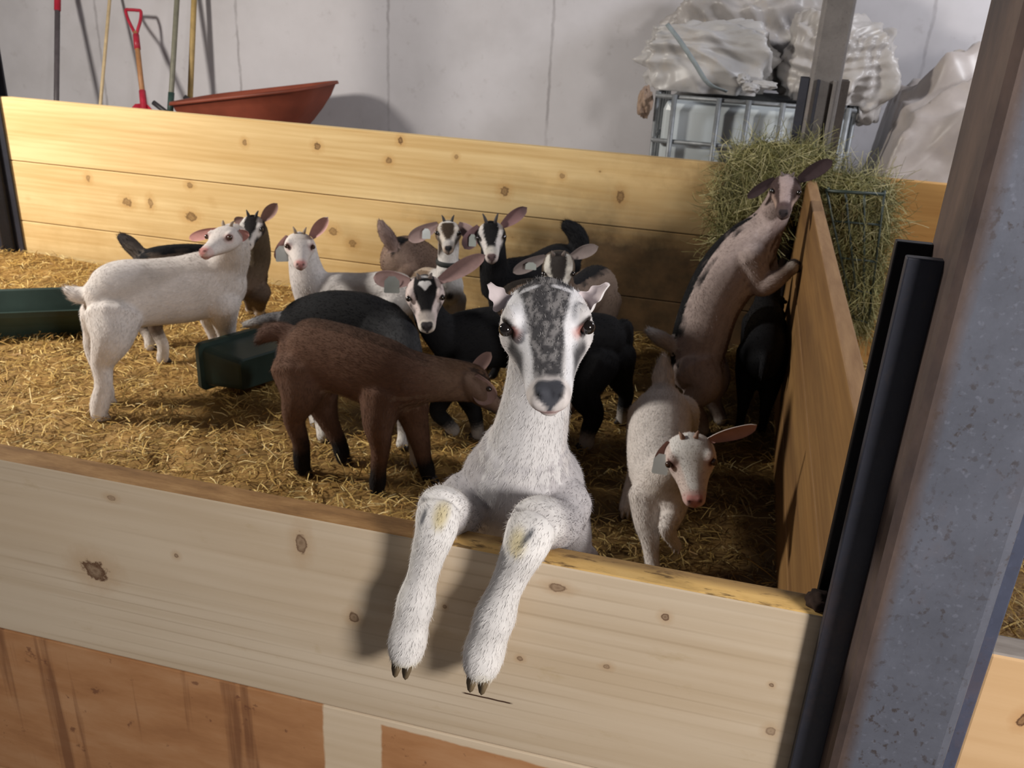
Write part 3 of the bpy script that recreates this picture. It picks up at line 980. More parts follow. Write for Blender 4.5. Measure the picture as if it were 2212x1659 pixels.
# tan roll of burlap hanging at the tote's left end
bm = bmesh.new()
bmesh.ops.create_icosphere(bm, subdivisions=5, radius=1)
c0 = at(1393, 222, 4.80)
for v in bm.verts:
    n = noise.noise(v.co*2.0+Vector((4, 0, 0)))*0.3+noise.noise(v.co*5)*0.12
    v.co = Vector((v.co.x*0.035, v.co.y*0.06, v.co.z*0.075))*(1+n)+Vector(c0)
me = bpy.data.meshes.new('burlap'); bm.to_mesh(me); bm.free()
o = link_mesh('burlap_bundle', me, plain('tan burlap', (0.27, 0.19, 0.14), 0.9, 0.3, 40), None, c0)
tag(o, 'small tan burlap bundle hooked on the left upper corner of the tote cage', 'bundle')


# ------------------------------------------------------------------ feed troughs
def trough(p0, p1, label, w_top=0.20, w_bot=0.13, h=0.135, side=False):
    """long moulded trough between two end points on the floor"""
    p0, p1 = np.array(p0, float), np.array(p1, float)
    d = unit((p1-p0)*[1, 1, 0])
    s = np.array([-d[1], d[0], 0])
    L = np.linalg.norm((p1-p0)[:2])
    t = empty('feed_trough', (p0+p1)/2, label, 'trough', 'dark green feed troughs on the straw')

    def ring(z, wx, ins, rad=0.02, n=5):
        P = []
        for (sx, sy, a0) in ((1, 1, 0), (-1, 1, 90), (-1, -1, 180), (1, -1, 270)):
            for k in range(n):
                a = math.radians(a0+90*k/(n-1))
                lx = sx*(L/2-ins-rad)+rad*math.cos(a)
                ly = sy*(wx/2-rad)+rad*math.sin(a)
                if side:      # tipped over, mouth to the left
                    P.append((p0+p1)/2+d*lx+s*(z-h/2)+np.array([0, 0, w_top/2+0.016-ly]))
                else:
                    P.append((p0+p1)/2+d*lx+s*ly+np.array([0, 0, z]))
        return P
    R = [ring(0.004, w_bot-.01, 0.055), ring(0.010, w_bot, 0.05), ring(h*.5, (w_bot+w_top)/2-.006, 0.026), ring(h-.022, w_top-.012, 0.006), ring(h-.020, w_top+.014, -0.008), ring(h, w_top+.014, -0.008), ring(h+.002, w_top, -0.001),
         ring(h-.004, w_top-.012, 0.006), ring(h*.5, (w_bot+w_top)/2-.018, 0.032), ring(0.018, w_bot-.012, 0.056)]
    V = [q for r_ in R for q in r_]
    n = len(R[0])
    F = [(i*n+j, i*n+(j+1) % n, (i+1)*n+(j+1) % n, (i+1)*n+j) for i in range(len(R)-1) for j in range(n)]
    F.append(tuple(range(n))[::-1])
    F.append(tuple((len(R)-1)*n+j for j in range(n)))
    o = link_mesh('basin', np_mesh(V, F), plain('dark green plastic', (0.022, 0.040, 0.033), 0.42, 0.25, 10), t, smooth=False)
    return t


trough(atz(465, 862), (-1.47, 2.73, 0.0), 'dark green trough tipped on its side behind the brown goat tail', 0.155, 0.11, 0.17, True)
trough(atz(212, 706)+np.array([0.02, 0.0, 0]), atz(-260, 728), 'dark green trough at the left picture edge behind the white goat', 0.28, 0.21, 0.125)


# ------------------------------------------------------------------ hay
def hay_strands(n, sampler, pal, l0, l1, w, curl, droop=0.2):
    SV, SF, SC = [], [], []
    P, Nn = sampler(n)
    seg = 5
    ln = rng.uniform(l0, l1, n)
    d = rng.normal(0, 1, (n, 3))
    d = d-np.sum(d*Nn, axis=1)[:, None]*Nn*0.8
    d /= np.linalg.norm(d, axis=1)[:, None]
    ax = rng.normal(0, 1, (n, 3))
    ax /= np.linalg.norm(ax, axis=1)[:, None]
    k = rng.normal(0, curl, n)
    side = np.cross(d, Nn)
    side /= np.linalg.norm(side, axis=1)[:, None]+1e-9
    cur = P.copy()
    rows = []
    for i in range(seg+1):
        wv = side*(w*rng.uniform(.6, 1.2, n)*(1-0.4*i/seg))[:, None]
        rows += [cur-wv, cur+wv]
        d = d+np.cross(ax, d)*(k/seg)[:, None]+np.array([0, 0, -droop/seg])
        d /= np.linalg.norm(d, axis=1)[:, None]
        cur = cur+d*(ln/seg)[:, None]
    V = np.stack(rows, axis=1).reshape(-1, 3)
    b = np.arange(n)*(2*(seg+1))
    F = np.concatenate([np.column_stack([b+2*i, b+2*i+1, b+2*i+3, b+2*i+2]) for i in range(seg)])
    pal = np.array(pal)
    c = pal[rng.integers(0, len(pal), n)]*rng.uniform(.7, 1.25, n)[:, None]
    return V, F, np.repeat(c, 2*(seg+1), axis=0)


HAY = [(0.25, 0.235, 0.10), (0.34, 0.315, 0.145), (0.17, 0.17, 0.065), (0.45, 0.41, 0.23), (0.12, 0.125, 0.05), (0.28, 0.26, 0.11)]
hay_mat, _t, _b = mat_new('olive hay', 0.65, spec=0.25)
_g = NT(_t)
_a = _g.n('ShaderNodeAttribute', attribute_name='straw')
_g.l(_a.outputs['Color'], _b.inputs['Base Color'])


def hay_heap(name, blobs, n, label, fly=0):
    """blobs = [(centre, radii)]; lumpy core plus strands"""
    cores, cc = [], []
    tot = sum(b[1][0]*b[1][2] for b in blobs)
    AV, AF, AC, off = [], [], [], 0
    for (c, r_) in blobs:
        c, r_ = np.array(c, float), np.array(r_, float)
        bm = bmesh.new()
        bmesh.ops.create_icosphere(bm, subdivisions=4, radius=1)
        V = np.array([np.array(v.co)*(0.90+0.25*noise.noise(v.co*3+Vector(c))) for v in bm.verts])*r_*0.9+c
        F = np.array([[v.index for v in f.verts] for f in bm.faces])
        F = np.column_stack([F, F[:, 2]])
        bm.free()
        core_q = F[:, :3]
        AV.append(V); AC.append(np.tile((0.11, 0.10, 0.03), (len(V), 1)))
        AF.append(np.column_stack([core_q, core_q[:, 0]])+off)
        off += len(V)

        def smp(m, c=c, r_=r_):
            u = rng.normal(0, 1, (m, 3))
            u /= np.linalg.norm(u, axis=1)[:, None]
            nn = u/r_
            nn /= np.linalg.norm(nn, axis=1)[:, None]
            return c+u*r_*rng.uniform(0.78, 1.06, m)[:, None], nn
        m = int(n*r_[0]*r_[2]/tot)
        V, F, C = hay_strands(m, smp, HAY, 0.05, 0.16, 0.0013, 2.2, 0.25)
        AV.append(V); AF.append(F+off); AC.append(C)
        off += len(V)
    V = np.vstack(AV)
    V[:, 2] = np.maximum(V[:, 2], 0.004)
    F = np.vstack(AF)
    tri = F[:, 3] == F[:, 0]
    me = bpy.data.meshes.new(name)
    Fl = [tuple(q[:3]) if t_ else tuple(q) for q, t_ in zip(F.tolist(), tri)]
    me.from_pydata(V.tolist(), [], Fl)
    me.update()
    set_col(me, np.vstack(AC), 'straw')
    b0 = blobs[0][0]
    o = link_mesh(name, me, hay_mat, None, (b0[0], b0[1], b0[2]-blobs[0][1][2]), smooth=False)
    tag(o, label, 'hay', kind='stuff')
    return o


def hay():
    c1 = at(1650, 415, 3.56)
    hay_heap('hay', [(at(1672, 374, 3.54), (0.20, 0.09, 0.125)), (at(1625, 440, 3.55), (0.155, 0.09, 0.15)), (at(1598, 520, 3.57), (0.11, 0.07, 0.12)), (at(1735, 358, 3.53), (0.11, 0.075, 0.085))], 5200,
             'olive green hay heaped over the back corner above the leaping goat')
    hay_heap('hay', [(at(1850, 420, 3.52), (0.135, 0.085, 0.085)), (at(1862, 500, 3.55), (0.115, 0.075, 0.14)), (at(1862, 610, 3.575), (0.085, 0.06, 0.14)), (at(1862, 690, 3.60), (0.05, 0.045, 0.08))], 4600,
             'olive hay packed inside the wire rack right of the divider')
    # wire rack: front grid leaning out at the top
    t = empty('hay_rack', at(1862, 690, 3.62), 'dark wire hay rack hung on the boards right of the divider', 'rack')
    wire = plain('dark green wire', (0.03, 0.045, 0.04), 0.45)
    TL, TR, BL, BR = at(1785, 412, 3.40), at(1910, 420, 3.40), at(1845, 690, 3.55), at(1876, 698, 3.55)
    TLb, TRb = at(1800, 395, 3.640), at(1910, 398, 3.640)
    V = []
    def bar(a, b, r=0.0042): V.append(sweep([a, b], r, seg=6, sub=1, caps=False)[:2])
    bar(TL, TR, 0.006); bar(TL, TLb, 0.006); bar(TR, TRb, 0.006); bar(TLb, TRb, 0.005)
    bar(TR, BR); bar(TL, BL); bar(BL, BR)
    bar(BL, BL+np.array([0, 0.09, 0])); bar(BR, BR+np.array([0, 0.09, 0]))
    for f in (0.22, 0.5, 0.75):
        a, b = TL*(1-f)+BL*f, TR*(1-f)+BR*f
        bar(a, b)
        bar(b, b*[1, 0, 1]+[0, 3.655, 0])
        bar(a, a*[1, 0, 1]+[0, 3.655, 0])
    for f in (0.33, 0.66):
        bar(TL*(1-f)+TR*f, BL*(1-f)+BR*f)
    v, f = join_parts(V)
    link_mesh('grid', np_mesh(v, f), wire, t)


hay()

# ------------------------------------------------------------------ goats
def ss(x, a, b):
    t = np.clip((np.asarray(x, float)-a)/(b-a+1e-12), 0, 1)
    return t*t*(3-2*t)


def mixc(c, col, f):
    return c*(1-f[:, None])+np.asarray(col, float)[None, :]*f[:, None]


HEAD_ST = [  # y, top, bottom, half width
    (-.10, .02, -.10, .09), (-.05, .085, -.17, .165), (0.0, .135, -.225, .205), (.10, .180, -.265, .238), (.22, .198, -.285, .250), (.33, .185, -.292, .245),
    (.43, .150, -.285, .208), (.54, .110, -.268, .168), (.66, .074, -.243, .140), (.78, .052, -.222, .122), (.88, .034, -.208, .114),
    (.945, .010, -.195, .098), (.985, -.026, -.172, .074), (1.01, -.066, -.138, .042)]


def head_frame(x, y, Y, pitch, yaw, roll):
    b = -unit(ray(x, y))
    rr = unit(RT-(RT @ b)*b)
    uu = np.cross(b, rr)
    r_, p_, w_ = (math.radians(a) for a in (roll, pitch, yaw))
    rr, uu = rr*math.cos(r_)-uu*math.sin(r_), uu*math.cos(r_)+rr*math.sin(r_)
    b, rr = b*math.cos(w_)+rr*math.sin(w_), rr*math.cos(w_)-b*math.sin(w_)
    Yh = b*math.cos(p_)-uu*math.sin(p_)
    Zh = uu*math.cos(p_)+b*math.sin(p_)
    return np.column_stack([-rr, Yh, Zh])     # columns: lateral (image left), nose, crown


def head_parts(wide, detail):
    """closed shells in head space (length 1)"""
    out = []
    st = catmull(np.array(HEAD_ST), 3)
    seg = 28
    th = np.linspace(0, 2*PI, seg, endpoint=False)
    V = []
    for (y, top, bot, hw) in st:
        zc = (top*0.35+bot*0.65)
        cx = np.sign(np.cos(th))*np.abs(np.cos(th))**0.80
        sz = np.sin(th)
        zz = np.where(sz > 0, zc+(top-zc)*np.abs(sz)**0.95, zc-(zc-bot)*np.abs(sz)**0.9)
        # narrower jaw
        ww = hw*wide*np.where(sz < 0, 1-0.42*np.abs(sz)**1.4, 1-0.10*np.abs(sz)**2)
        V.append(np.column_stack([ww*cx, np.full(seg, y), zz]))
    V = np.vstack(V)
    n = len(st)
    F = [(i*seg+j, i*seg+(j+1) % seg, (i+1)*seg+(j+1) % seg, (i+1)*seg+j) for i in range(n-1) for j in range(seg)]
    F.append(tuple(range(seg))[::-1])
    F.append(tuple((n-1)*seg+j for j in range(seg)))
    out.append((V, F))

    def ball(c, r):
        bm = bmesh.new()
        bmesh.ops.create_icosphere(bm, subdivisions=3, radius=1)
        vv = np.array([np.array(v.co) for v in bm.verts])*np.array(r)+np.array(c)
        ff = [[v.index for v in f.verts] for f in bm.faces]
        bm.free()
        out.append((vv, ff))
    for s in (1, -1):
        ball((s*.172*wide, .350, .085), (.075, .115, .078))      # brow / orbit
        ball((s*.140*wide, .31, -.120), (.085, .17, .12))        # jaw muscle
        ball((s*.058*wide, .925, -.085), (.058, .085, .070))     # upper lip pads
        ball((s*.046*wide, .955, -.012), (.042, .055, .036))     # nostril wings
    ball((0, .90, -.188), (.070, .080, .046))                    # chin
    ball((0, .10, .12), (.13, .14, .065))                        # crown
    return out


def ear_mesh(base, tip, wid, normal, bend=0.15, cup=0.35, thick=0.0035, blunt=0.0):
    """leaf shaped ear, open side towards `normal`.  returns V, F, inner mask, t"""
    base, tip = np.asarray(base, float), np.asarray(tip, float)
    ax = tip-base
    L = np.linalg.norm(ax)
    T = ax/L
    nn = unit(normal-(normal @ T)*T)
    sd = np.cross(T, nn)
    nl, nw = 15, 9
    V, inner, tt = [], [], []
    for side in (1, 0):
        for i in range(nl):
            f = i/(nl-1)
            pk = 0.55+blunt*0.5
            w = wid*0.5*(0.45+0.55*math.sin(min(1, f/pk)*PI/2))*math.sqrt(max(0.003, 1-max(0, (f-pk)/(1-pk))**2)) if blunt >= 0 else wid*0.5*max(0.04, (1-f))**0.55*(0.85+0.15*math.sin(f*14))
            c = base+ax*f+nn*(bend*L*math.sin(f*PI*0.5)**2)
            for j in range(nw):
                u = -1+2*j/(nw-1)
                cu = cup*(1-0.6*f)
                p = c+sd*(w*math.sin(u*1.25)/math.sin(1.25))+nn*(w*cu*(u*u*1.1-0.3))
                p = p-nn*(0 if side else thick*(1-abs(u)**3))
                V.append(p); inner.append(side); tt.append(f)
    F = []
    m = nl*nw
    for i in range(nl-1):
        for j in range(nw-1):
            a = i*nw+j
            F.append((a, a+1, a+nw+1, a+nw))
            F.append((m+a, m+a+nw, m+a+nw+1, m+a+1))
    for i in range(nl-1):
        for j in (0, nw-1):
            a = i*nw+j
            F.append((a, a+nw, m+a+nw, m+a) if j == 0 else (a, m+a, m+a+nw, a+nw))
    for j in range(nw-1):
        a = (nl-1)*nw+j
        F.append((a, a+1, m+a+1, m+a))
    return np.array(V), F, np.array(inner), np.array(tt)


goat_fur = coat_mat('goat coat', 'coat', 0.82, 0.14, 0.0, 0.15)
eye_mat, _t, _b = mat_new('dark wet eye', 0.06, color=(0.010, 0.007, 0.006), spec=0.9)
eye_brown, _t, _b = mat_new('amber wet eye', 0.10, color=(0.05, 0.022, 0.012), spec=0.8)
horn_mat = plain('horn bud', (0.11, 0.085, 0.075), 0.6)
tag_mat = plain('white plastic tag', (0.62, 0.66, 0.66), 0.4, 0.08)
tag_grey = plain('grey plastic tag', (0.34, 0.37, 0.35), 0.45, 0.1)
collar_mat = plain('black webbing', (0.018, 0.020, 0.020), 0.7)
HOOF = {}


def hoof_mat(c):
    if c not in HOOF: HOOF[c] = plain('hoof horn', c, 0.55, 0.3, 40)
    return HOOF[c]


def shell_remesh(parts, vox, smooth=4):
    V, F = join_parts(parts)
    me = np_mesh(V, F)
    o = bpy.data.objects.new('tmp', me)
    COL.objects.link(o)
    r = o.modifiers.new('r', 'REMESH')
    r.mode = 'VOXEL'
    r.voxel_size = vox
    r.use_smooth_shade = True
    s = o.modifiers.new('s', 'SMOOTH')
    s.factor = 0.5
    s.iterations = smooth
    dg = bpy.context.evaluated_depsgraph_get()
    out = bpy.data.meshes.new_from_object(o.evaluated_get(dg))
    bpy.data.objects.remove(o)
    bpy.data.meshes.remove(me)
    nv = len(out.vertices)
    co = np.empty(nv*3, np.float32)
    out.vertices.foreach_get('co', co)
    nr = np.empty(nv*3, np.float32)
    out.vertex_normals.foreach_get('vector', nr)
    faces = [tuple(p.vertices) for p in out.polygons]
    bpy.data.meshes.remove(out)
    return co.reshape(-1, 3).astype(float), nr.reshape(-1, 3).astype(float), faces


def vnoise(P, sc, off=0.0):
    o = Vector((off, off*1.3, off*0.7))
    return np.array([noise.noise(Vector(p)*sc+o) for p in P])


def face_paint(c, h, fc, nz, nf):
    """fc: face colours;  h: head-space positions (N,3)"""
    x, y, z = np.abs(h[:, 0]), h[:, 1], h[:, 2]
    wob = nz*0.018
    xs = np.interp(y, [0, .12, .30, .45, .6, .75, .9], fc.get('line', [.135, .145, .165, .150, .105, .085, .075]))
    sw = fc.get('sw', .040)
    up = ss(z, -.20, -.10)
    if 'center' in fc:
        f = ss(xs-sw-x+wob, -.012, .012)*ss(y, -.06, .02)*ss(.93-y, 0, .05)*ss(z, -.10, -.03)
        c = mixc(c, fc['center'], f)
        if 'salt' in fc:
            c = mixc(c, fc['salt'], f*ss(nf, 0.05, 0.35)*0.8)
    if 'stripe' in fc:
        f = ss(sw-np.abs(x-xs)+wob, -.010, .014)*ss(y, fc.get('stripe0', .02), fc.get('stripe0', .02)+.05)*ss(z, -.16, -.06)
        c = mixc(c, fc['stripe'], f)
    if 'cheek' in fc:        # dark bar from the eye towards the mouth
        xc = np.interp(y, [.35, .45, .6, .8], [.23, .205, .160, .140])
        f = ss(.030-np.abs(x-xc)+wob, -.014, .018)*ss(y, .40, .47)*ss(fc.get('cheek1', .80)-y, 0, .10)*ss(z, -.16, -.08)
        c = mixc(c, fc['cheek'], f*0.95)
    if 'poll' in fc:
        f = ss(fc.get('polly', .06)-y+wob, -.03, .03)*ss(.16-x, -.02, .03)*ss(z, -.02, .06)
        c = mixc(c, fc['poll'], f)
    if 'polltuft' in fc:
        f = ss(.115-x+wob, -.02, .02)*ss(y, -.02, .02)*ss(.20-y-0.25*np.abs(x-.0), -.02, .03)*ss(z, .02, .08)
        c = mixc(c, fc['polltuft'], f)
    if 'heart' in fc:
        lob = .046-np.sqrt((x-.037)**2+((y-.225)*.85)**2)
        pt = np.where((y > .235) & (y < .37), .080*(1-(y-.235)/.135)-x, -1.0)
        f = ss(np.maximum(lob, pt), -.004, .004)*(z > 0.0)
        c = mixc(c, fc['heart'], f)
        f = ss(.028-np.abs(y-.075-.3*x*x), -.008, .008)*(x < .095)*(z > 0.0)
        c = mixc(c, fc['heart'], f*0.8)
    if 'bridge' in fc:
        f = ss(.105-x+wob, -.02, .02)*ss(y, .66, .76)*ss(z, -.10, 0)
        c = mixc(c, fc['bridge'], f)
    if 'muzzle' in fc:
        f = ss(y+wob, fc.get('muzzley', .80), fc.get('muzzley', .80)+.06)
        f = np.maximum(f, ss(-z, .17, .21)*ss(y, .55, .7))
        c = mixc(c, fc['muzzle'], f)
    if 'pinkeye' in fc:
        d = np.sqrt((x-.19)**2+(y-.42)**2+(z-.04)**2)
        c = mixc(c, fc['pinkeye'], ss(.13-d, 0, .06)*0.6)
    # lids
    if 'lid' in fc:
        d = np.sqrt((x-fc['ex'])**2+(y-.425)**2+(z-.055)**2)
        c = mixc(c, fc['lid'], ss(.078-d, -.006, .010))
    if 'pinkcorner' in fc:
        d = np.sqrt((x-fc['ex']+.045)**2+(y-.485)**2+(z-.055)**2)
        c = mixc(c, fc['pinkcorner'], ss(.055-d, -.01, .04)*0.75)
    # nose leather and mouth
    if 'scar' in fc:
        d = np.sqrt(((x-.085)/.052)**2+((y-.150-.25*(x-.085))/.030)**2)
        c = mixc(c, fc['scar'], ss(1.2-d+nz*.2, 0, .4)*(z > 0)*0.9)
        d = np.sqrt(((x-.085)/.036)**2+((y-.122)/.016)**2)
        c = mixc(c, (0.20, 0.19, 0.20), ss(1.2-d, 0, .5)*(z > 0)*0.7)
    wn = np.interp(y, [.86, .92, .98, 1.02], [.046, .078, .070, .05])*(1-.80*ss(-z, .015, .125))
    f = ss(wn-x+wob*0.6, -.010, .012)*ss(y+0.30*x, .890, .915)*ss(z, -.105, -.085)
    f = np.maximum(f, ss(.016-x, -.006, .006)*ss(y, .94, .96)*ss(z, -.160, -.145))
    c = mixc(c, fc['nose'], f)
    d = np.sqrt(((x-.050)/.022)**2+((y-.972)/.034)**2+((z+.018)/.030)**2)
    c = mixc(c, np.array(fc['nose'])*0.25, ss(1.25-d, 0, .5))
    if 'lip' in fc:
        zl = -.150-0.10*x
        f = ss(.030-np.abs(z-zl), -.004, .018)*ss(y, .80, .90)
        c = mixc(c, fc['lip'], f*0.8)
    zl = -.160-0.02*ss(x, 0, .1)
    f = ss(.007-np.abs(z-zl), -.002, .006)*ss(y, .74, .82)
    c = mixc(c, (0.10, 0.05, 0.05), f*0.55)
    return c


def goat(label, torso, neck, head, legs, coat, tail=None, ears=(), ref=(0, 0, 1), nref=None, vox=0.006, hair=(9000, 0.010, 0.0011), horns=None, hoofc=(0.045, 0.037, 0.033),
         tagear=None, tagcol=None, collar=None, lidw=1.0, extra=None, eyes=True, base=None, feetdir=None, dirty=None, neckref=None, smooth=9, earbase=(.185, .085, .075), hoofs=0.8, pollhair=1.0):
    parts, meta = [], []

    def w(p):
        p = tuple(p)
        P = at(*p[:3])
        return P, p

    def add(V, F, part, T, t, c):
        parts.append((V, F))
        meta.append((np.full(len(V), part), T, t, c))

    def tube(L, part, ref, seg=16, sub=5):
        P = [at(*q[:3]) if q[0] != 'w' else np.array(q[1:4], float) for q in L]
        R, Rb = [], []
        for q, p in zip(L, P):
            if q[0] == 'w':
                R.append(q[4]); Rb.append(q[5] if len(q) > 5 else q[4])
            else:
                r = px(q[3], p)
                R.append(r); Rb.append(r*(q[4] if len(q) > 4 else 1.0))
        V, F, T, t, c = sweep(P, R, Rb, ref=ref, seg=seg, sub=sub)
        add(V, F, part, T, t, c)
        return P

    TP = tube(torso, 0, ref, 22, 6)
    if neck: tube(neck, 1, neckref if neckref is not None else (0, 0.8, 0.6), 18, 6)
    if tail: tube(tail, 4, (0, 0.6, 0.8), 10, 5)
    feet = []
    for (Y0, L) in legs:
        if isinstance(Y0, (int, float)):
            fx, fy = L[-1][0], L[-1][1]
            Yf = atz(fx, fy, 0.012)[1]
            n = len(L)-1
            tq = min(torso, key=lambda a: (a[0]-L[0][0])**2+(a[1]-L[0][1])**2)
            Q = [(q[0], q[1], (Y0+(Yf-Y0)*(i/n)**0.8) if i else Y0*.45+tq[2]*.55, *q[2:]) for i, q in enumerate(L)]
        else:
            Q = L
        P = tube(Q, 3, (0, 1, 0.05), 12, 5)
        feet.append((P[-1], P[-2], Q[-1][3] if Q[-1][0] != 'w' else None, Q[-1]))
    if extra: extra(add, tube)
    hx, hy, hY, L, pit, yaw, rol, wide = head
    if wide != 1.10001: wide *= 1.24
    Rm = head_frame(hx, hy, hY, pit, yaw, rol)
    mid = at(hx, hy, hY)
    org = mid-Rm @ np.array([0, .40, .07])*L
    for (V, F) in head_parts(wide, 1):
        Vw = (V*L) @ Rm.T+org
        parts.append((Vw, F))
        meta.append((np.full(len(V), 2), np.tile(Rm[:, 1], (len(V), 1)), np.zeros(len(V)), np.zeros(len(V))))
    part = np.concatenate([m[0] for m in meta])
    Tt = np.vstack([m[1] for m in meta])
    tt = np.concatenate([m[2] for m in meta])
    cc = np.concatenate([m[3] for m in meta])
    allV = np.vstack([p[0] for p in parts])
    co, nr, faces = shell_remesh(parts, vox, smooth)
    kd = kdtree.KDTree(len(allV))
    for i, v in enumerate(allV): kd.insert(v, i)
    kd.balance()
    idx = np.array([kd.find(v)[1] for v in co])
    part, Tt, tt, cc = part[idx], Tt[idx], tt[idx], cc[idx]
    h = ((co-org) @ Rm)/L
    if wide != 1.0: h = h/np.array([wide, 1, 1])
    nz = vnoise(co, 26, hx*0.01)
    nf = vnoise(co, 130, hx*0.02)
    # ---- sculpt nostrils, mouth and eye sockets
    hd = part == 2
    x, y, z = np.abs(h[:, 0]), h[:, 1], h[:, 2]
    d = np.sqrt(((x-.050)/.020)**2+((y-.975)/.030)**2+((z+.018)/.026)**2)
    co = co-nr*(ss(1.4-d, 0, .9)*hd*0.018*L)[:, None]
    zl = -.160-0.02*ss(x, 0, .1)
    co = co-nr*(ss(.012-np.abs(z-zl), 0, .010)*ss(y, .74, .82)*hd*0.010*L)[:, None]
    exs = .214
    if 'salt' in coat['face']: nf = np.where(hd, 1.6*vnoise(h*np.array([30, 8, 8])*1.6, 1.0, 3.3), nf)
    d = np.sqrt((x-exs-.01)**2+(y-.425)**2+(z-.055)**2)
    co = co-nr*(ss(.075-d, 0, .04)*hd*0.030*L)[:, None]
    # ---- colour
    c = np.tile(np.array(coat['body'], float), (len(co), 1))
    var = 1+0.10*nz+0.08*nf
    b_ = part <= 1
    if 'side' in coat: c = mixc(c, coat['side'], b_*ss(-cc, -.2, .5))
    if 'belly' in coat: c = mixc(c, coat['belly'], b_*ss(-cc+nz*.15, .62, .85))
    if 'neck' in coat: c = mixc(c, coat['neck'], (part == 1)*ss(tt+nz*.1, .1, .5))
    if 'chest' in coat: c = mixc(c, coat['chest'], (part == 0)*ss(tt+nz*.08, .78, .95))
    if 'rump' in coat: c = mixc(c, coat['rump'], (part == 0)*ss(.16-tt, 0, .1))
    if 'throat' in coat: c = mixc(c, coat['throat'], (part == 1)*ss(-cc+nz*.2, 0.1, .5))
    if 'dorsal' in coat:
        dc, dw = coat['dorsal']
        c = mixc(c, dc, b_*ss(cc+nz*.12, dw, dw+.12))
    if 'spots' in coat:
        sc, thr = coat['spots']
        c = mixc(c, sc, (part <= 1)*ss(vnoise(co, 34, 5), thr, thr+.08))
    lg = part == 3
    if 'leg' in coat:
        lc, l0, l1 = coat['leg']
        c = mixc(c, lc, lg*ss(tt+nz*.06, l0, l1))
    if 'foot' in coat:
        lc, l0, l1 = coat['foot']
        c = mixc(c, lc, lg*ss(tt+nz*.06, l0, l1))
    if 'tail' in coat: c = mixc(c, coat['tail'], (part == 4)*1.0)
    if 'tailtip' in coat: c = mixc(c, coat['tailtip'], (part == 4)*ss(tt+nz*.2, .55, .8))
    fc = dict(coat['face'])
    fc['ex'] = exs
    ch = np.tile(np.array(fc['base'], float), (len(co), 1))
    ch = mixc(ch, coat.get('neck', coat['body']), ss(-h[:, 1]+nz*.05, -.02, .12)*ss(-h[:, 2], -.05, .1))
    ch = face_paint(ch, h, fc, nz, nf)
    c = np.where(hd[:, None], ch, c)
    c = c*var[:, None]
    if dirty: c = dirty(c, co, part, tt, cc, nz)
    c = np.clip(c, 0.003, 0.95)
    # ---- ears
    AV, AF, AC = [co], list(faces), [c]
    off = len(co)
    cam_n = -unit(ray(hx, hy))
    earinfo = []
    for (side, tip, wpx, bend, cup, nrm, blunt) in ears:
        bl = org+Rm @ (np.array([side*earbase[0]*wide, earbase[1], earbase[2]])*L)
        tp = at(*tip)
        N = cam_n if nrm is None else unit(np.array(nrm, float))
        V, F, inn, t_ = ear_mesh(bl, tp, px(wpx, tp), N, bend, cup, 0.004, blunt)
        cin, cout = np.array(coat['ear_in'], float), np.array(coat['ear_out'], float)
        q = np.where(inn[:, None] == 1, cin, cout)*(1+0.12*vnoise(V, 60))[:, None]
        if 'ear_tip' in coat: q = mixc(q, coat['ear_tip'], ss(t_, .55, .9)*0.8)
        AV.append(V); AC.append(np.clip(q, .003, .95))
        AF += [tuple(i+off for i in f) for f in F]
        off += len(V)
        earinfo.append((bl, tp, N, px(wpx, tp)))
    bodyV = np.vstack(AV)
    bodyC = np.vstack(AC)
    # ---- short fur as hair slivers lying along the coat
    nh, hl, hw = hair
    tri = np.array([[f[0], f[1], f[2]] for f in faces]+[[f[0], f[2], f[3]] for f in faces if len(f) == 4])
    a, b2, c3 = co[tri[:, 0]], co[tri[:, 1]], co[tri[:, 2]]
    ar = np.linalg.norm(np.cross(b2-a, c3-a), axis=1)
    pick = rng.choice(len(tri), nh, p=ar/ar.sum())
    u, v = rng.random(nh), rng.random(nh)
    sw_ = u+v > 1
    u[sw_], v[sw_] = 1-u[sw_], 1-v[sw_]
    P0 = a[pick]+(b2-a)[pick]*u[:, None]+(c3-a)[pick]*v[:, None]
    vi = tri[pick, 0]
    N_ = nr[vi]
    fl_ = -Tt[vi].copy()                       # towards the tail ...
    pv = part[vi]
    fl_[(pv == 3) | (pv == 4)] *= -1           # ... but down the legs and tail
    fl_[pv == 0] *= 1 if coat.get('fwd', True) else -1
    fl_ = fl_+rng.normal(0, 0.22, (nh, 3))
    fl_ -= np.sum(fl_*N_, axis=1)[:, None]*N_
    fl_ /= np.linalg.norm(fl_, axis=1)[:, None]+1e-9
    hh = h[vi]
    ln = hl*rng.uniform(.5, 1.2, nh)*np.where(pv == 2, np.where(hh[:, 1] < .10, 0.5*pollhair, 0.5), 1.0)*np.where(pv == 4, 1.8, 1.0)
    hh = h[vi]
    saltm = None
    if 'salt' in fc:
        lin = np.interp(hh[:, 1], [0, .12, .30, .45, .6, .75, .9], fc['line'])
        saltm = (pv == 2) & (np.abs(hh[:, 0]) < lin-fc['sw']-.012) & (hh[:, 1] < .86) & (hh[:, 2] > -.05)
    bald = (pv == 2) & ((hh[:, 1] > .87) | (np.sqrt((np.abs(hh[:, 0])-exs)**2+(hh[:, 1]-.425)**2+(hh[:, 2]-.055)**2) < .10))
    ln[bald] *= 0.02
    lift = rng.uniform(.10, .42, nh)
    tipP = P0+(fl_*np.sqrt(1-lift**2)[:, None]+N_*lift[:, None])*ln[:, None]
    sd = np.cross(fl_, N_)*(hw*rng.uniform(.6, 1.2, nh))[:, None]
    HV = np.stack([P0-sd-N_*.0005, P0+sd-N_*.0005, tipP], axis=1).reshape(-1, 3)
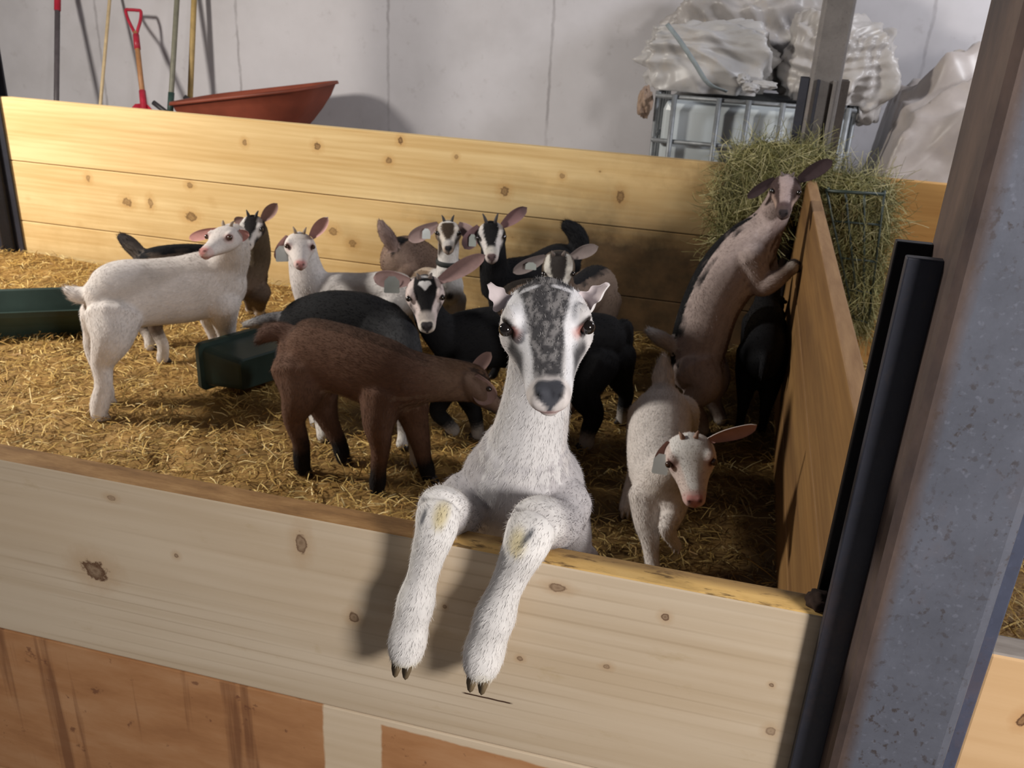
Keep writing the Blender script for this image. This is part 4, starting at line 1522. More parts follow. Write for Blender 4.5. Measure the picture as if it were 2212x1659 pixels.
    HC = np.repeat(np.clip(c[vi]*rng.uniform(.84, 1.18, nh)[:, None], .003, .95), 3, axis=0)
    if saltm is not None:
        pk = np.where((rng.random(nh)+0.5*vnoise(P0, 150, 2)) [:, None] > 0.52, np.array([[.30, .285, .285]]), np.array([[.028, .027, .030]]))*rng.uniform(.7, 1.2, nh)[:, None]
        HC = np.where(np.repeat(saltm & (rng.random(nh) < 1-0.75*ss(hh[:, 1], .55, .75)), 3)[:, None], np.repeat(pk, 3, axis=0), HC)
    HF = (np.arange(nh*3).reshape(-1, 3)+off)
    V = np.vstack([bodyV, HV])
    C_ = np.vstack([bodyC, HC])
    me = bpy.data.meshes.new('goat')
    me.from_pydata(V.tolist(), [], AF+[tuple(q) for q in HF.tolist()])
    me.update()
    set_col(me, C_)
    sm = np.ones(len(me.polygons), bool)
    me.polygons.foreach_set('use_smooth', sm)
    bx = TP[len(TP)//2] if base is None else base
    o = link_mesh('goat', me, goat_fur, None, (bx[0], bx[1], 0.0))
    tag(o, label, 'goat', 'goat kids in the pen')
    # ---- eyes
    if eyes:
        for s in (1, -1):
            pc = org+Rm @ (np.array([s*(exs-.006)*wide, .425, .055])*L)
            bm = bmesh.new()
            bmesh.ops.create_uvsphere(bm, u_segments=20, v_segments=14, radius=.050*L*lidw)
            me = bpy.data.meshes.new('eye')
            bm.to_mesh(me); bm.free()
            me.transform(Matrix.Translation(Vector(pc)))
            link_mesh('eye', me, coat.get('eye', eye_mat), o)
    # ---- horn buds
    if horns:
        hl_, hr_ = horns
        for s in (1, -1):
            b0 = np.array([s*.088, .085, .165])
            d = unit(np.array([s*.30, -.35, 1.0]))
            pts = [org+Rm @ ((b0-d*.05)*L), org+Rm @ ((b0+d*hl_*.5)*L), org+Rm @ ((b0+d*hl_+np.array([s*.02, -.04, 0]))*L)]
            V, F = sweep(pts, np.array([hr_, hr_*.8, hr_*.3])*L, seg=10, sub=3)[:2]
            link_mesh('horn', np_mesh(V, F), coat.get('horn', horn_mat), o)
    # ---- hooves: two claws each
    for k, (pf, pk, r_, q) in enumerate(feet):
        if feetdir is not None and k in feetdir and feetdir[k] is None: continue
        rr_ = (px(q[3], pf) if q[0] != 'w' else q[4])*hoofs
        if feetdir is not None and k in feetdir:
            fd = unit(feetdir[k][0]); fu = unit(feetdir[k][1])
        else:
            fd = unit((TP[-1]-TP[0])*[1, 1, 0]) if np.linalg.norm((TP[-1]-TP[0])[:2]) > .02 else np.array([0, -1.0, 0])
            fu = np.array([0, 0, 1.0])
        sdv = np.cross(fd, fu)
        HP = []
        for s in (1, -1):
            ctr = pf+sdv*s*rr_*.42+fd*rr_*.25
            ring = []
            for (zz, gw) in ((rr_*0.55, .62), (0.0, .92), (-rr_*0.75, 1.02)):
                for a in np.linspace(0, 2*PI, 12, endpoint=False):
                    lx = math.cos(a)*rr_*1.0*gw+(0.28*rr_ if math.cos(a) > 0 else 0)*math.cos(a)-zz*.35
                    ring.append(ctr+fd*lx+sdv*(math.sin(a)*rr_*.40*gw)+fu*zz)
            V = np.array(ring)
            F = [(i*12+j, i*12+(j+1) % 12, (i+1)*12+(j+1) % 12, (i+1)*12+j) for i in range(2) for j in range(12)]
            F += [tuple(range(12))[::-1], tuple(24+j for j in range(12))]
            HP.append((V, F))
        v, f = join_parts(HP)
        link_mesh('hoof', np_mesh(v, f), hoof_mat(hoofc), o)
    # ---- ear tag
    if tagear is not None:
        ei, f, szx, szy, mt = tagear
        bl, tp, N, wd_ = earinfo[ei]
        c0 = bl+(tp-bl)*f+N*.020
        dn = unit(np.array([0, 0, -1.0])-(np.array([0, 0, -1.0]) @ N)*N)
        sx_ = np.cross(dn, N)
        hwd, hh_ = px(szx, c0)/2, px(szy, c0)/2
        c0 = c0+dn*hh_*.6
        prof = [(-.4, -1), (.4, -1), (.95, -.45), (1, .9), (.85, 1), (-.85, 1), (-1, .9), (-.95, -.45)]
        V = [c0+sx_*a*hwd+dn*b*hh_+N*zz for zz in (.0012, -.0012) for a, b in prof]
        n = len(prof)
        F = [tuple(range(n)), tuple(range(n, 2*n))[::-1]]+[(i, n+i, n+(i+1) % n, (i+1) % n) for i in range(n)]
        link_mesh('ear_tag', np_mesh(V, F), mt, o, smooth=False)
    if collar is not None:
        (cx, cy, cY, rx, ax) = collar
        ctr = at(cx, cy, cY)
        r0 = px(rx, ctr)
        ax = unit(ax)
        e1 = unit(np.cross(ax, [0.0, 1, 0.2])); e2 = np.cross(ax, e1)
        pts = [ctr+e1*r0*math.cos(a)+e2*r0*1.05*math.sin(a) for a in np.linspace(0, 2*PI, 25)]
        v, f = sweep(pts, 0.010, 0.003, ref=ax, seg=8, sub=1, caps=False)[:2]
        link_mesh('collar', np_mesh(v, f), collar_mat, o)
    return o, org, Rm, L


def auto_legs(pf, ph, fwd, half=0.045, hgt=None, r=1.0, fr=True, hi=True):
    """plain standing legs in world space below a chest point pf and a pelvis point ph"""
    out = []
    fwd = unit(np.array([fwd[0], fwd[1], 0.0]))
    lat = np.array([-fwd[1], fwd[0], 0])
    for s in (1, -1):
        if fr:
            p = pf+lat*s*half
            zt = p[2]
            Q = [p-[0, 0, .01], p+[0, 0, -zt*.38]-fwd*.01, p*[1, 1, 0]+[0, 0, zt*.40], p*[1, 1, 0]+[0, 0, zt*.16], p*[1, 1, 0]+[0, 0, .02]+fwd*.012]
            R = [.042, .034, .0215, .0155, .0175]
            out.append(('w', [('w', *q, rr*r) for q, rr in zip(Q, R)]))
        if hi:
            p = ph+lat*s*half
            zt = p[2]
            Q = [p, p+[0, 0, -zt*.30]+fwd*.035, p*[1, 1, 0]+[0, 0, zt*.42]-fwd*.035, p*[1, 1, 0]+[0, 0, zt*.16]-fwd*.02, p*[1, 1, 0]+[0, 0, .02]-fwd*.008]
            R = [.050, .044, .022, .0155, .0175]
            out.append(('w', [('w', *q, rr*r) for q, rr in zip(Q, R)]))
    return out

WHITE = (0.66, 0.61, 0.58)
PINK = (0.50, 0.255, 0.235)
BLACK = (0.0085, 0.0085, 0.010)
WFACE = dict(base=(0.66, 0.60, 0.57), nose=(0.52, 0.24, 0.22), lip=(0.50, 0.25, 0.235), pinkeye=(0.60, 0.42, 0.40), lid=(0.20, 0.10, 0.09), muzzle=(0.62, 0.46, 0.43), muzzley=.80)


# ---- the white, grey faced goat hanging over the front fence
def hero_dirty(c, co, part, tt, cc, nz):
    leg = part == 3
    # yellow stains on the knees, black streaks beside them
    for (kx, ky, Y, rad) in ((952, 1120, .826, 30), (1125, 1165, .826, 34)):
        k = at(kx, ky, Y)
        r = px(rad, k)
        d = np.linalg.norm((co-k)*np.array([1.3, .5, .8]), axis=1)
        c = mixc(c, (0.56, 0.46, 0.21), leg*ss(r*1.15-d+nz*.006, 0, r*.8)*0.75)
    for (sx, sy, ex, ey, Y, rad) in ((915, 1098, 908, 1215, .825, 6.5), (1160, 1135, 1132, 1168, .82, 9), (1118, 1195, 1100, 1240, .82, 7.5), (1198, 1095, 1222, 1122, .84, 6)):
        a, b = at(sx, sy, Y), at(ex, ey, Y)
        q = (co-a)-np.clip(((co-a) @ (b-a))/((b-a) @ (b-a)), 0, 1)[:, None]*(b-a)
        d = np.linalg.norm(q*np.array([1, .45, 1]), axis=1)
        c = mixc(c, (0.05, 0.055, 0.07), leg*ss(px(rad, a)*1.3-d+nz*.003, 0, px(rad, a))*0.85)
    c = mixc(c, (0.50, 0.43, 0.24), leg*ss(tt+nz*.05, .93, 1.0)*0.6)
    return c


HFACE = dict(scar=(0.70, 0.69, 0.72), base=(0.66, 0.63, 0.63), center=(0.065, 0.062, 0.066), salt=(0.26, 0.245, 0.245), line=[.185, .178, .155, .125, .118, .108, .10], sw=.030, stripe=(0.78, 0.77, 0.80),
             cheek=(0.028, 0.026, 0.030), cheek1=.83, nose=(0.058, 0.060, 0.072), muzzle=(0.62, 0.57, 0.555), muzzley=.84, lip=(0.47, 0.30, 0.29), lid=(0.035, 0.028, 0.028), pinkcorner=(0.48, 0.20, 0.17))
kl, kr = None, None
hero, horg, hR, hL = goat(
    'white goat with grey blaze and tiny ears, forelegs hung over the front fence',
    torso=[('w', -0.255, 1.46, .34, .085, .080), ('w', -0.250, 1.36, .41, .095, .088), ('w', -0.238, 1.22, .53, .098, .090), (1130, 1115, 1.07, 122, 1.12), (1128, 1040, 1.015, 128, 1.05), (1132, 985, 1.0, 96, 1.08)],
    neck=[(1128, 1060, 1.02, 118, 1.0), (1135, 985, 1.0, 92, 1.0), (1152, 900, 1.0, 78, 1.0), (1165, 820, 1.0, 72, 1.0), (1178, 730, 0.99, 74, 1.0)],
    head=(1181, 700, 0.905, 0.168, 37, 1, -1.5, 1.01),
    legs=[('w', [(1010, 1075, .985, 62), (985, 1115, .930, 54), (952, 1098, .868, 52), (942, 1145, .836, 47), (926, 1195, .833, 39), (912, 1248, .831, 35), (899, 1298, .827, 43), (889, 1340, .825, 40), (881, 1380, .822, 44), (877, 1410, .820, 39)]),
          ('w', [(1215, 1090, .99, 66), (1200, 1130, .940, 58), (1158, 1128, .868, 58), (1138, 1172, .836, 53), (1113, 1225, .833, 42), (1090, 1276, .831, 38), (1070, 1330, .827, 47), (1057, 1368, .825, 44), (1046, 1408, .822, 47), (1040, 1438, .820, 42)]),
          ('w', [('w', -.30, 1.44, .34, .055), ('w', -.31, 1.37, .26, .046), ('w', -.31, 1.49, .16, .024), ('w', -.31, 1.46, .07, .017), ('w', -.31, 1.45, .022, .018)]),
          ('w', [('w', -.205, 1.44, .34, .055), ('w', -.20, 1.37, .26, .046), ('w', -.20, 1.49, .16, .024), ('w', -.20, 1.46, .07, .017), ('w', -.20, 1.45, .022, .018)])],
    coat=dict(body=(0.47, 0.445, 0.455), belly=(0.56, 0.54, 0.55), neck=(0.60, 0.565, 0.555), throat=(0.64, 0.62, 0.62), leg=((0.74, 0.715, 0.70), .18, .30), face=HFACE, ear_in=(0.64, 0.56, 0.57), ear_out=(0.70, 0.67, 0.67), fwd=True),
    tail=[('w', -.255, 1.52, .35, .022), ('w', -.255, 1.57, .38, .02), ('w', -.255, 1.60, .42, .015)],
    ears=[(1, (1056, 612, .945), 62, 0.0, 0.6, (0.45, -0.8, 0.3), -1), (-1, (1311, 614, .945), 62, 0.0, 0.6, (-0.45, -0.8, 0.3), -1)],
    ref=(0, .75, .66), neckref=(0, 1, 0.1), vox=0.0032, hair=(64000, 0.0085, 0.00042), lidw=0.94, dirty=hero_dirty, hoofc=(0.16, 0.115, 0.065),
    feetdir={0: ((0, -0.35, -1), (0, 1, -0.35)), 1: ((0, -0.35, -1), (0, 1, -0.35))}, base=np.array([-0.25, 1.35, 0]), smooth=6, earbase=(.215, .13, .02), hoofs=.72, pollhair=2.2)

# ---- white kid at the left, standing side on
goat('white kid standing side on at the left, turning its pink-nosed face back',
     torso=[(228, 655, 2.34, 62, .75), (262, 638, 2.38, 76, .74), (330, 632, 2.45, 74, .74), (400, 625, 2.52, 74, .74), (455, 612, 2.57, 72, .70), (500, 606, 2.61, 56, .72)],
     neck=[(470, 600, 2.58, 58, .75), (492, 565, 2.59, 46, .8), (503, 535, 2.57, 37, .9), (502, 510, 2.555, 32, 1)],
     head=(473, 510, 2.47, .158, 22, -38, 3, 1.05),
     legs=[(2.30, [(245, 690, 60), (240, 735, 44), (222, 785, 25), (224, 830, 19), (216, 872, 21), (213, 897, 17)]),
           (2.40, [(225, 680, 50), (215, 715, 36), (203, 752, 21), (217, 800, 17), (228, 842, 18), (232, 866, 15)]),
           (2.55, [(480, 650, 40), (484, 690, 27), (490, 725, 19), (488, 755, 15), (490, 778, 15)]),
           (2.66, [(455, 650, 38), (459, 690, 25), (470, 735, 17), (472, 770, 14), (474, 785, 14)])],
     coat=dict(body=WHITE, belly=(0.60, 0.54, 0.49), face=WFACE, ear_in=PINK, ear_out=(0.62, 0.52, 0.48), horn=plain('tan horn bud', (0.30, 0.22, 0.15), .6), eye=eye_brown),
     tail=[(222, 645, 2.33, 20), (195, 640, 2.32, 18), (165, 636, 2.31, 19), (146, 626, 2.30, 11)],
     ears=[(-1, (536, 512, 2.53), 30, .25, .6, (-.4, -.8, .4), 0), (1, (414, 514, 2.60), 22, .05, .4, None, 0)],
     horns=(.09, .042), hair=(26000, 0.012, 0.0009), vox=0.0055, hoofc=(0.42, 0.36, 0.31), neckref=(-.7, -.6, .3))

# ---- dark goat behind it
ch, pe = at(540, 610, 3.12), at(335, 590, 2.80)
goat('dark brown kid behind the white one, white-striped black crown and raised tail',
     torso=[(320, 590, 2.78, 44, .75), (345, 583, 2.80, 52, .75), (420, 580, 2.92, 54, .75), (500, 590, 3.05, 54, .72), (548, 606, 3.12, 44, .75)],
     neck=[(535, 600, 3.10, 46, .8), (555, 562, 3.10, 34, .85), (556, 525, 3.08, 29, .9), (552, 497, 3.06, 26, 1)],
     head=(541, 492, 2.99, .150, 42, -13, 4, 1.05),
     legs=[(3.05, [(560, 630, 26), (562, 655, 14), (560, 676, 11)]), (3.14, [(545, 630, 26), (543, 655, 14), (541, 668, 11)]),
           (2.72, [(335, 620, 36), (345, 665, 24), (335, 705, 16), (352, 745, 13), (351, 776, 13)]), (2.84, [(315, 620, 34), (325, 660, 22), (310, 700, 15), (322, 728, 12), (324, 750, 12)])],
     coat=dict(body=(0.105, 0.075, 0.055), dorsal=(BLACK, .72), side=(0.14, 0.10, 0.075), chest=(0.06, 0.04, 0.03), neck=(0.10, 0.075, 0.05), leg=((0.55, 0.50, 0.46), .55, .70),
               face=dict(base=(0.02, 0.017, 0.017), center=(0.015, 0.013, 0.013), stripe=(0.62, 0.58, 0.55), muzzle=(0.55, 0.50, 0.47), nose=(0.04, 0.035, 0.035)), ear_in=(0.30, 0.19, 0.17), ear_out=(0.10, 0.075, 0.06),
               tail=(0.085, 0.07, 0.06), tailtip=(0.025, 0.02, 0.02), horn=plain('dark horn bud', (0.03, 0.026, 0.025), .6)),
     tail=[(322, 568, 2.78, 16), (298, 545, 2.78, 17), (278, 525, 2.78, 17), (262, 512, 2.78, 11)],
     ears=[(-1, (601, 437, 3.02), 26, .1, .5, None, 0), (1, (508, 480, 3.02), 18, .1, .4, None, 0)], horns=(.13, .045), hair=(13000, 0.010, 0.0011))

# ---- white kid with a tag in its ear
goat('white kid with a big white ear tag, facing out from behind the black goats',
     torso=[(876, 645, 2.94, 48, .72), (850, 640, 2.94, 56, .72), (790, 646, 2.94, 58, .72), (730, 645, 2.94, 58, .72), (676, 640, 2.93, 52, .75)],
     neck=[(690, 640, 2.94, 56, .8), (668, 605, 2.92, 42, .9), (657, 565, 2.93, 34, 1), (652, 530, 2.94, 30, 1)],
     head=(648, 530, 2.83, .158, 36, 2, 2, 1.10),
     legs=auto_legs(at(680, 650, 2.94), at(855, 650, 2.94), (-1, -.1)),
     coat=dict(body=(0.68, 0.64, 0.62), side=(0.62, 0.57, 0.55), face=WFACE, ear_in=(0.56, 0.33, 0.31), ear_out=(0.62, 0.53, 0.50), horn=plain('tan horn bud', (0.30, 0.22, 0.15), .6), eye=eye_brown),
     tail=[(890, 620, 2.93, 13), (905, 618, 2.92, 12), (912, 612, 2.92, 8)],
     ears=[(-1, (711, 466, 2.86), 27, .1, .5, None, 0), (1, (598, 560, 2.84), 25, .1, .4, None, 0)], horns=(.12, .042), tagear=(1, .55, 27, 34, tag_mat), hair=(13000, 0.010, 0.0010), neckref=(.6, .6, .3))

# ---- tan goat seen from behind
goat('tan kid seen from behind at the back boards, stubby tail raised',
     torso=[(855, 565, 3.22, 34, .9), (862, 562, 3.26, 50, .85), (892, 562, 3.36, 50, .85), (930, 580, 3.46, 42, .85)],
     neck=[(925, 575, 3.46, 34, .9), (938, 592, 3.49, 26, .9), (948, 606, 3.49, 22, .9)],
     head=(958, 622, 3.47, .140, 35, 90, 0, 1.0),
     legs=auto_legs(at(920, 590, 3.44), at(862, 575, 3.25), (.55, .8)),
     coat=dict(body=(0.20, 0.135, 0.105), dorsal=(BLACK, .90), leg=((0.10, 0.07, 0.05), .4, .7), rump=(0.23, 0.16, 0.125), face=dict(base=(0.15, 0.10, 0.08), nose=(0.03, 0.03, 0.03)), ear_in=(0.25, 0.17, 0.15), ear_out=(0.20, 0.14, 0.11), tail=(0.24, 0.17, 0.15)),
     tail=[(848, 530, 3.21, 15), (838, 512, 3.20, 17), (828, 495, 3.19, 14), (822, 480, 3.19, 8)],
     ears=(), hair=(9000, 0.010, 0.0012))

# ---- tan goat with striped face and collar
goat('kid with white-striped tan face and black collar on a white spotted chest',
     torso=[(912, 615, 3.15, 34, .8), (926, 615, 3.13, 38, .8), (955, 622, 3.07, 38, .75), (966, 620, 3.04, 34, .8)],
     neck=[(970, 625, 3.07, 42, .75), (968, 595, 3.05, 32, .85), (968, 562, 3.05, 24, .95), (969, 535, 3.05, 23, 1), (969, 508, 3.05, 23, 1)],
     head=(968, 501, 2.97, .150, 32, 0, 0, 1.0),
     legs=auto_legs(at(966, 640, 3.07), at(918, 620, 3.14), (.4, -.9), .032),
     coat=dict(body=(0.16, 0.11, 0.075), dorsal=((0.40, 0.32, 0.25), .85), neck=(0.26, 0.18, 0.14), chest=(0.60, 0.57, 0.55), throat=(0.34, 0.26, 0.22), leg=((0.58, 0.55, 0.53), .0, .1),
               face=dict(base=(0.13, 0.085, 0.055), center=(0.045, 0.030, 0.020), stripe=(0.58, 0.52, 0.46), polltuft=(0.66, 0.62, 0.57), bridge=(0.44, 0.41, 0.39), muzzle=(0.42, 0.33, 0.27), muzzley=.86, nose=(0.03, 0.028, 0.03), cheek=(0.03, 0.02, 0.015)),
               ear_in=(0.32, 0.23, 0.22), ear_out=(0.20, 0.15, 0.13), horn=plain('dark horn bud', (0.03, 0.026, 0.025), .6)),
     ears=[(1, (884, 518, 3.0), 32, .05, .35, None, .1), (-1, (1026, 512, 3.0), 30, .05, .35, None, .1)], horns=(.12, .040), tagear=(0, .40, 18, 22, tag_mat),
     collar=(968, 566, 3.05, 25, (0.05, 0, 1)), hair=(11000, 0.010, 0.0010),
     dirty=lambda c, co, part, tt, cc, nz: mixc(mixc(c, (0.60, 0.57, 0.55), (part <= 1)*ss(np.linalg.norm((co-at(972, 622, 3.04))*[1, .5, .55], axis=1), .105, .085)),
                                               (0.06, 0.055, 0.05), (part <= 1)*np.maximum.reduce([ss(np.linalg.norm(co-at(x_, y_, 3.0), axis=1), .026, .012) for x_, y_ in ((962, 597), (973, 643), (950, 625))])))

# ---- black goat with white eyebrow stripes, tail up
goat('black kid with two white face stripes and a raised bushy tail by the back boards',
     torso=[(1228, 578, 3.24, 40, .8), (1205, 575, 3.22, 50, .78), (1150, 595, 3.12, 46, .78), (1100, 605, 3.03, 48, .75), (1072, 612, 2.98, 42, .78)],
     neck=[(1078, 615, 2.99, 44, .8), (1067, 585, 2.97, 33, .9), (1066, 550, 2.97, 28, 1), (1065, 515, 2.98, 26, 1)],
     head=(1061, 510, 2.89, .166, 38, -1, -2, 1.0),
     legs=auto_legs(at(1078, 625, 3.0), at(1210, 590, 3.22), (-1, -.35)),
     coat=dict(body=BLACK, face=dict(base=(0.010, 0.010, 0.011), center=(0.010, 0.0095, 0.010), stripe=(0.62, 0.58, 0.56), sw=.036, line=[.150, .155, .165, .150, .112, .100, .09], bridge=(0.50, 0.47, 0.43), muzzle=(0.50, 0.43, 0.41), muzzley=.84, nose=(0.10, 0.065, 0.065)),
               ear_in=(0.22, 0.13, 0.135), ear_out=(0.14, 0.09, 0.095), ear_tip=(0.09, 0.06, 0.065), horn=plain('dark horn bud', (0.035, 0.03, 0.03), .6)),
     tail=[(1236, 560, 3.24, 17), (1252, 530, 3.25, 22), (1243, 503, 3.25, 21), (1224, 487, 3.24, 15)],
     ears=[(-1, (1140, 447, 2.93), 28, .08, .4, None, 0), (1, (1003, 538, 2.88), 34, .05, .3, None, .1)], horns=(.17, .040), tagear=(1, .45, 16, 26, tag_grey), hair=(13000, 0.011, 0.0011), neckref=(.6, .6, .3))

# ---- striped goat behind the white goat's head
goat('tan kid with a dark back stripe, head bowed right behind the white goat crown',
     torso=[(1300, 625, 3.03, 42, .85), (1285, 622, 2.97, 50, .85), (1255, 640, 2.86, 50, .8), (1225, 655, 2.77, 44, .8)],
     neck=[(1228, 655, 2.78, 42, .85), (1214, 630, 2.72, 34, .9), (1207, 600, 2.69, 30, 1)],
     head=(1206, 588, 2.61, .160, 64, 0, 0, 1.05),
     legs=auto_legs(at(1228, 665, 2.79), at(1288, 640, 2.97), (-.35, -1)),
     coat=dict(body=(0.17, 0.125, 0.10), dorsal=(BLACK, .80), neck=(0.12, 0.085, 0.065), rump=(0.32, 0.26, 0.21), face=dict(base=(0.10, 0.075, 0.055), center=(0.035, 0.030, 0.028), stripe=(0.60, 0.57, 0.52), line=[.150, .155, .165, .150, .10, .09, .08], sw=.038, bridge=(0.12, 0.10, 0.08), muzzle=(0.3, 0.25, 0.2), nose=(0.03, 0.028, 0.03)),
               ear_in=(0.20, 0.165, 0.16), ear_out=(0.26, 0.225, 0.20)),
     tail=[(1308, 600, 3.05, 12), (1318, 610, 3.08, 11), (1324, 635, 3.09, 8)],
     ears=[(1, (1110, 588, 2.63), 28, .08, .4, None, 0), (-1, (1294, 532, 2.63), 28, .08, .4, None, 0)], tagear=(0, .45, 24, 16, tag_grey), hair=(9000, 0.010, 0.0011), horns=(.05, .04))

# ---- brown back rising just behind the white goat's crown
goat('brown kid with a dark back line, almost wholly hidden behind the white goat head',
     torso=[(1095, 670, 2.29, 30, .8), (1112, 650, 2.31, 42, .8), (1155, 645, 2.35, 46, .8), (1200, 652, 2.39, 44, .8), (1230, 672, 2.41, 34, .8)],
     neck=[(1222, 672, 2.40, 34, .8), (1235, 715, 2.41, 27, .9), (1232, 740, 2.43, 23, 1)],
     head=(1222, 762, 2.42, .145, 50, -30, 0, 1.0),
     legs=auto_legs(at(1205, 665, 2.39), at(1162, 660, 2.36), (1, .1)),
     coat=dict(body=(0.17, 0.11, 0.075), dorsal=((0.02, 0.015, 0.012), .80), face=dict(base=(0.12, 0.08, 0.06), nose=(0.03, 0.03, 0.03)), ear_in=(0.2, 0.13, 0.12), ear_out=(0.12, 0.08, 0.06)),
     ears=(), hair=(7000, 0.010, 0.0011))

# ---- black goat with the heart
goat('black goat with a white heart on its forehead, body stretching right behind the others',
     torso=[(1320, 738, 2.66, 50, .78), (1298, 735, 2.65, 60, .78), (1210, 735, 2.61, 66, .76), (1100, 728, 2.56, 70, .76), (1010, 732, 2.52, 64, .74), (965, 742, 2.50, 52, .78)],
     neck=[(985, 742, 2.51, 54, .8), (950, 712, 2.48, 42, .9), (928, 680, 2.46, 35, 1), (919, 642, 2.46, 31, 1)],
     head=(919, 640, 2.33, .172, 50, 1, -2, 1.06),
     legs=[(2.48, [(1000, 790, 40), (1000, 840, 26), (1022, 885, 19), (1030, 915, 15), (1032, 938, 15)]), (2.44, [(970, 795, 36), (960, 850, 24), (945, 888, 19), (968, 915, 15), (980, 930, 15)]),
           (2.58, [(1290, 780, 52), (1262, 845, 38), (1282, 895, 24), (1270, 935, 18), (1267, 960, 17)]), (2.68, [(1330, 770, 46), (1340, 820, 28), (1352, 850, 18), (1348, 880, 15), (1346, 905, 15)])],
     coat=dict(body=BLACK, foot=((0.34, 0.31, 0.29), .62, .80), face=dict(base=(0.55, 0.45, 0.43), center=(0.012, 0.011, 0.012), stripe=(0.64, 0.54, 0.52), line=[.165, .175, .195, .170, .125, .10, .09], sw=.040, heart=(0.70, 0.68, 0.68), poll=(0.10, 0.085, 0.08), polly=.03, bridge=(0.42, 0.37, 0.34), muzzle=(0.62, 0.56, 0.50), muzzley=.84, nose=(0.045, 0.040, 0.042), cheek=(0.03, 0.025, 0.025), cheek1=.7),
               ear_in=(0.25, 0.165, 0.16), ear_out=(0.20, 0.155, 0.14)),
     tail=[(1335, 705, 2.66, 14), (1352, 705, 2.68, 15), (1357, 735, 2.68, 12), (1355, 760, 2.68, 8)],
     ears=[(1, (810, 600, 2.39), 38, .06, .4, None, 0), (-1, (1050, 550, 2.39), 36, .06, .4, None, 0)], horns=(.05, .045), tagear=(0, .50, 34, 36, tag_grey), hair=(15000, 0.010, 0.0011), vox=0.0034, smooth=14, neckref=(.6, .6, .3))

# ---- black goat between the brown one and the white ones
goat('black kid with a frosted grey tail and shoulder, standing behind the brown goat',
     torso=[(628, 715, 2.48, 46, .8), (655, 712, 2.47, 66, .78), (720, 702, 2.46, 76, .76), (790, 705, 2.45, 74, .74), (838, 712, 2.44, 62, .74)],
     neck=[(825, 705, 2.43, 60, .78), (860, 725, 2.39, 44, .85), (878, 765, 2.34, 36, .9), (888, 800, 2.32, 32, 1)],
     head=(896, 836, 2.33, .140, 50, 30, 10, .80),
     legs=[(2.46, [(655, 770, 52), (668, 825, 40), (690, 880, 22), (697, 918, 17), (700, 945, 16)]), (2.52, [(640, 765, 48), (650, 815, 34), (672, 860, 20), (680, 895, 15), (684, 915, 15)]),
           (2.39, [(845, 770, 40), (868, 840, 26), (885, 900, 20), (898, 965, 16), (900, 1000, 16)]), (2.48, [(850, 760, 36), (862, 820, 24), (870, 880, 18), (872, 935, 14), (868, 962, 14)])],
     coat=dict(body=BLACK, neck=(0.040, 0.040, 0.043), leg=((0.16, 0.14, 0.135), .40, .60), foot=((0.56, 0.53, 0.50), .60, .74), tail=(0.13, 0.125, 0.13), tailtip=(0.30, 0.29, 0.29), face=dict(base=BLACK, nose=(0.03, 0.03, 0.03)), ear_in=(0.1, 0.08, 0.08), ear_out=(0.02, 0.02, 0.02)),
     tail=[(640, 690, 2.48, 20), (600, 690, 2.46, 18), (565, 695, 2.44, 15), (528, 702, 2.43, 8)],
     ears=(), hair=(13000, 0.011, 0.0011))

# ---- brown goat
goat('brown goat with black socks in mid pen, side on, head turned away',
     torso=[(636, 762, 2.17, 52, .8), (668, 765, 2.17, 80, .74), (735, 776, 2.16, 80, .74), (800, 798, 2.15, 82, .72), (855, 816, 2.15, 78, .70), (905, 825, 2.16, 56, .74)],
     neck=[(870, 815, 2.15, 66, .74), (930, 818, 2.18, 52, .8), (985, 822, 2.22, 46, .85), (1025, 828, 2.25, 42, .95)],
     head=(1050, 836, 2.23, .158, 28, 100, 8, 1.0),
     legs=[(2.12, [(655, 805, 70), (650, 855, 46), (636, 905, 25), (650, 955, 19), (652, 995, 19), (656, 1016, 16)]), (2.24, [(680, 810, 58), (692, 860, 40), (710, 910, 23), (730, 950, 18), (738, 975, 18), (742, 993, 15)]),
           (2.10, [(830, 855, 58), (818, 915, 36), (822, 965, 23), (818, 1010, 18), (816, 1040, 19), (814, 1060, 16)]), (2.22, [(880, 850, 50), (895, 905, 32), (908, 955, 23), (915, 990, 18), (922, 1012, 18), (926, 1030, 16)])],
     coat=dict(body=(0.112, 0.060, 0.040), side=(0.100, 0.052, 0.036), dorsal=((0.065, 0.036, 0.024), .86), belly=(0.17, 0.11, 0.08), neck=(0.115, 0.068, 0.045), leg=((0.012, 0.010, 0.010), .48, .66),
               face=dict(base=(0.10, 0.062, 0.045), center=(0.045, 0.03, 0.025), nose=(0.03, 0.028, 0.03), muzzle=(0.05, 0.04, 0.035)), ear_in=(0.15, 0.095, 0.085), ear_out=(0.14, 0.085, 0.065), tail=(0.10, 0.055, 0.04), tailtip=(0.055, 0.032, 0.025)),
     tail=[(636, 725, 2.17, 22), (606, 716, 2.17, 21), (580, 720, 2.17, 20), (560, 735, 2.17, 11)],
     ears=[(1, (1062, 868, 2.20), 52, .15, .5, (0.2, -0.95, 0.2), .15), (-1, (1062, 760, 2.27), 30, .1, .4, None, 0)],
     hair=(34000, 0.012, 0.0009), vox=0.0055, neckref=(0, .5, .85))

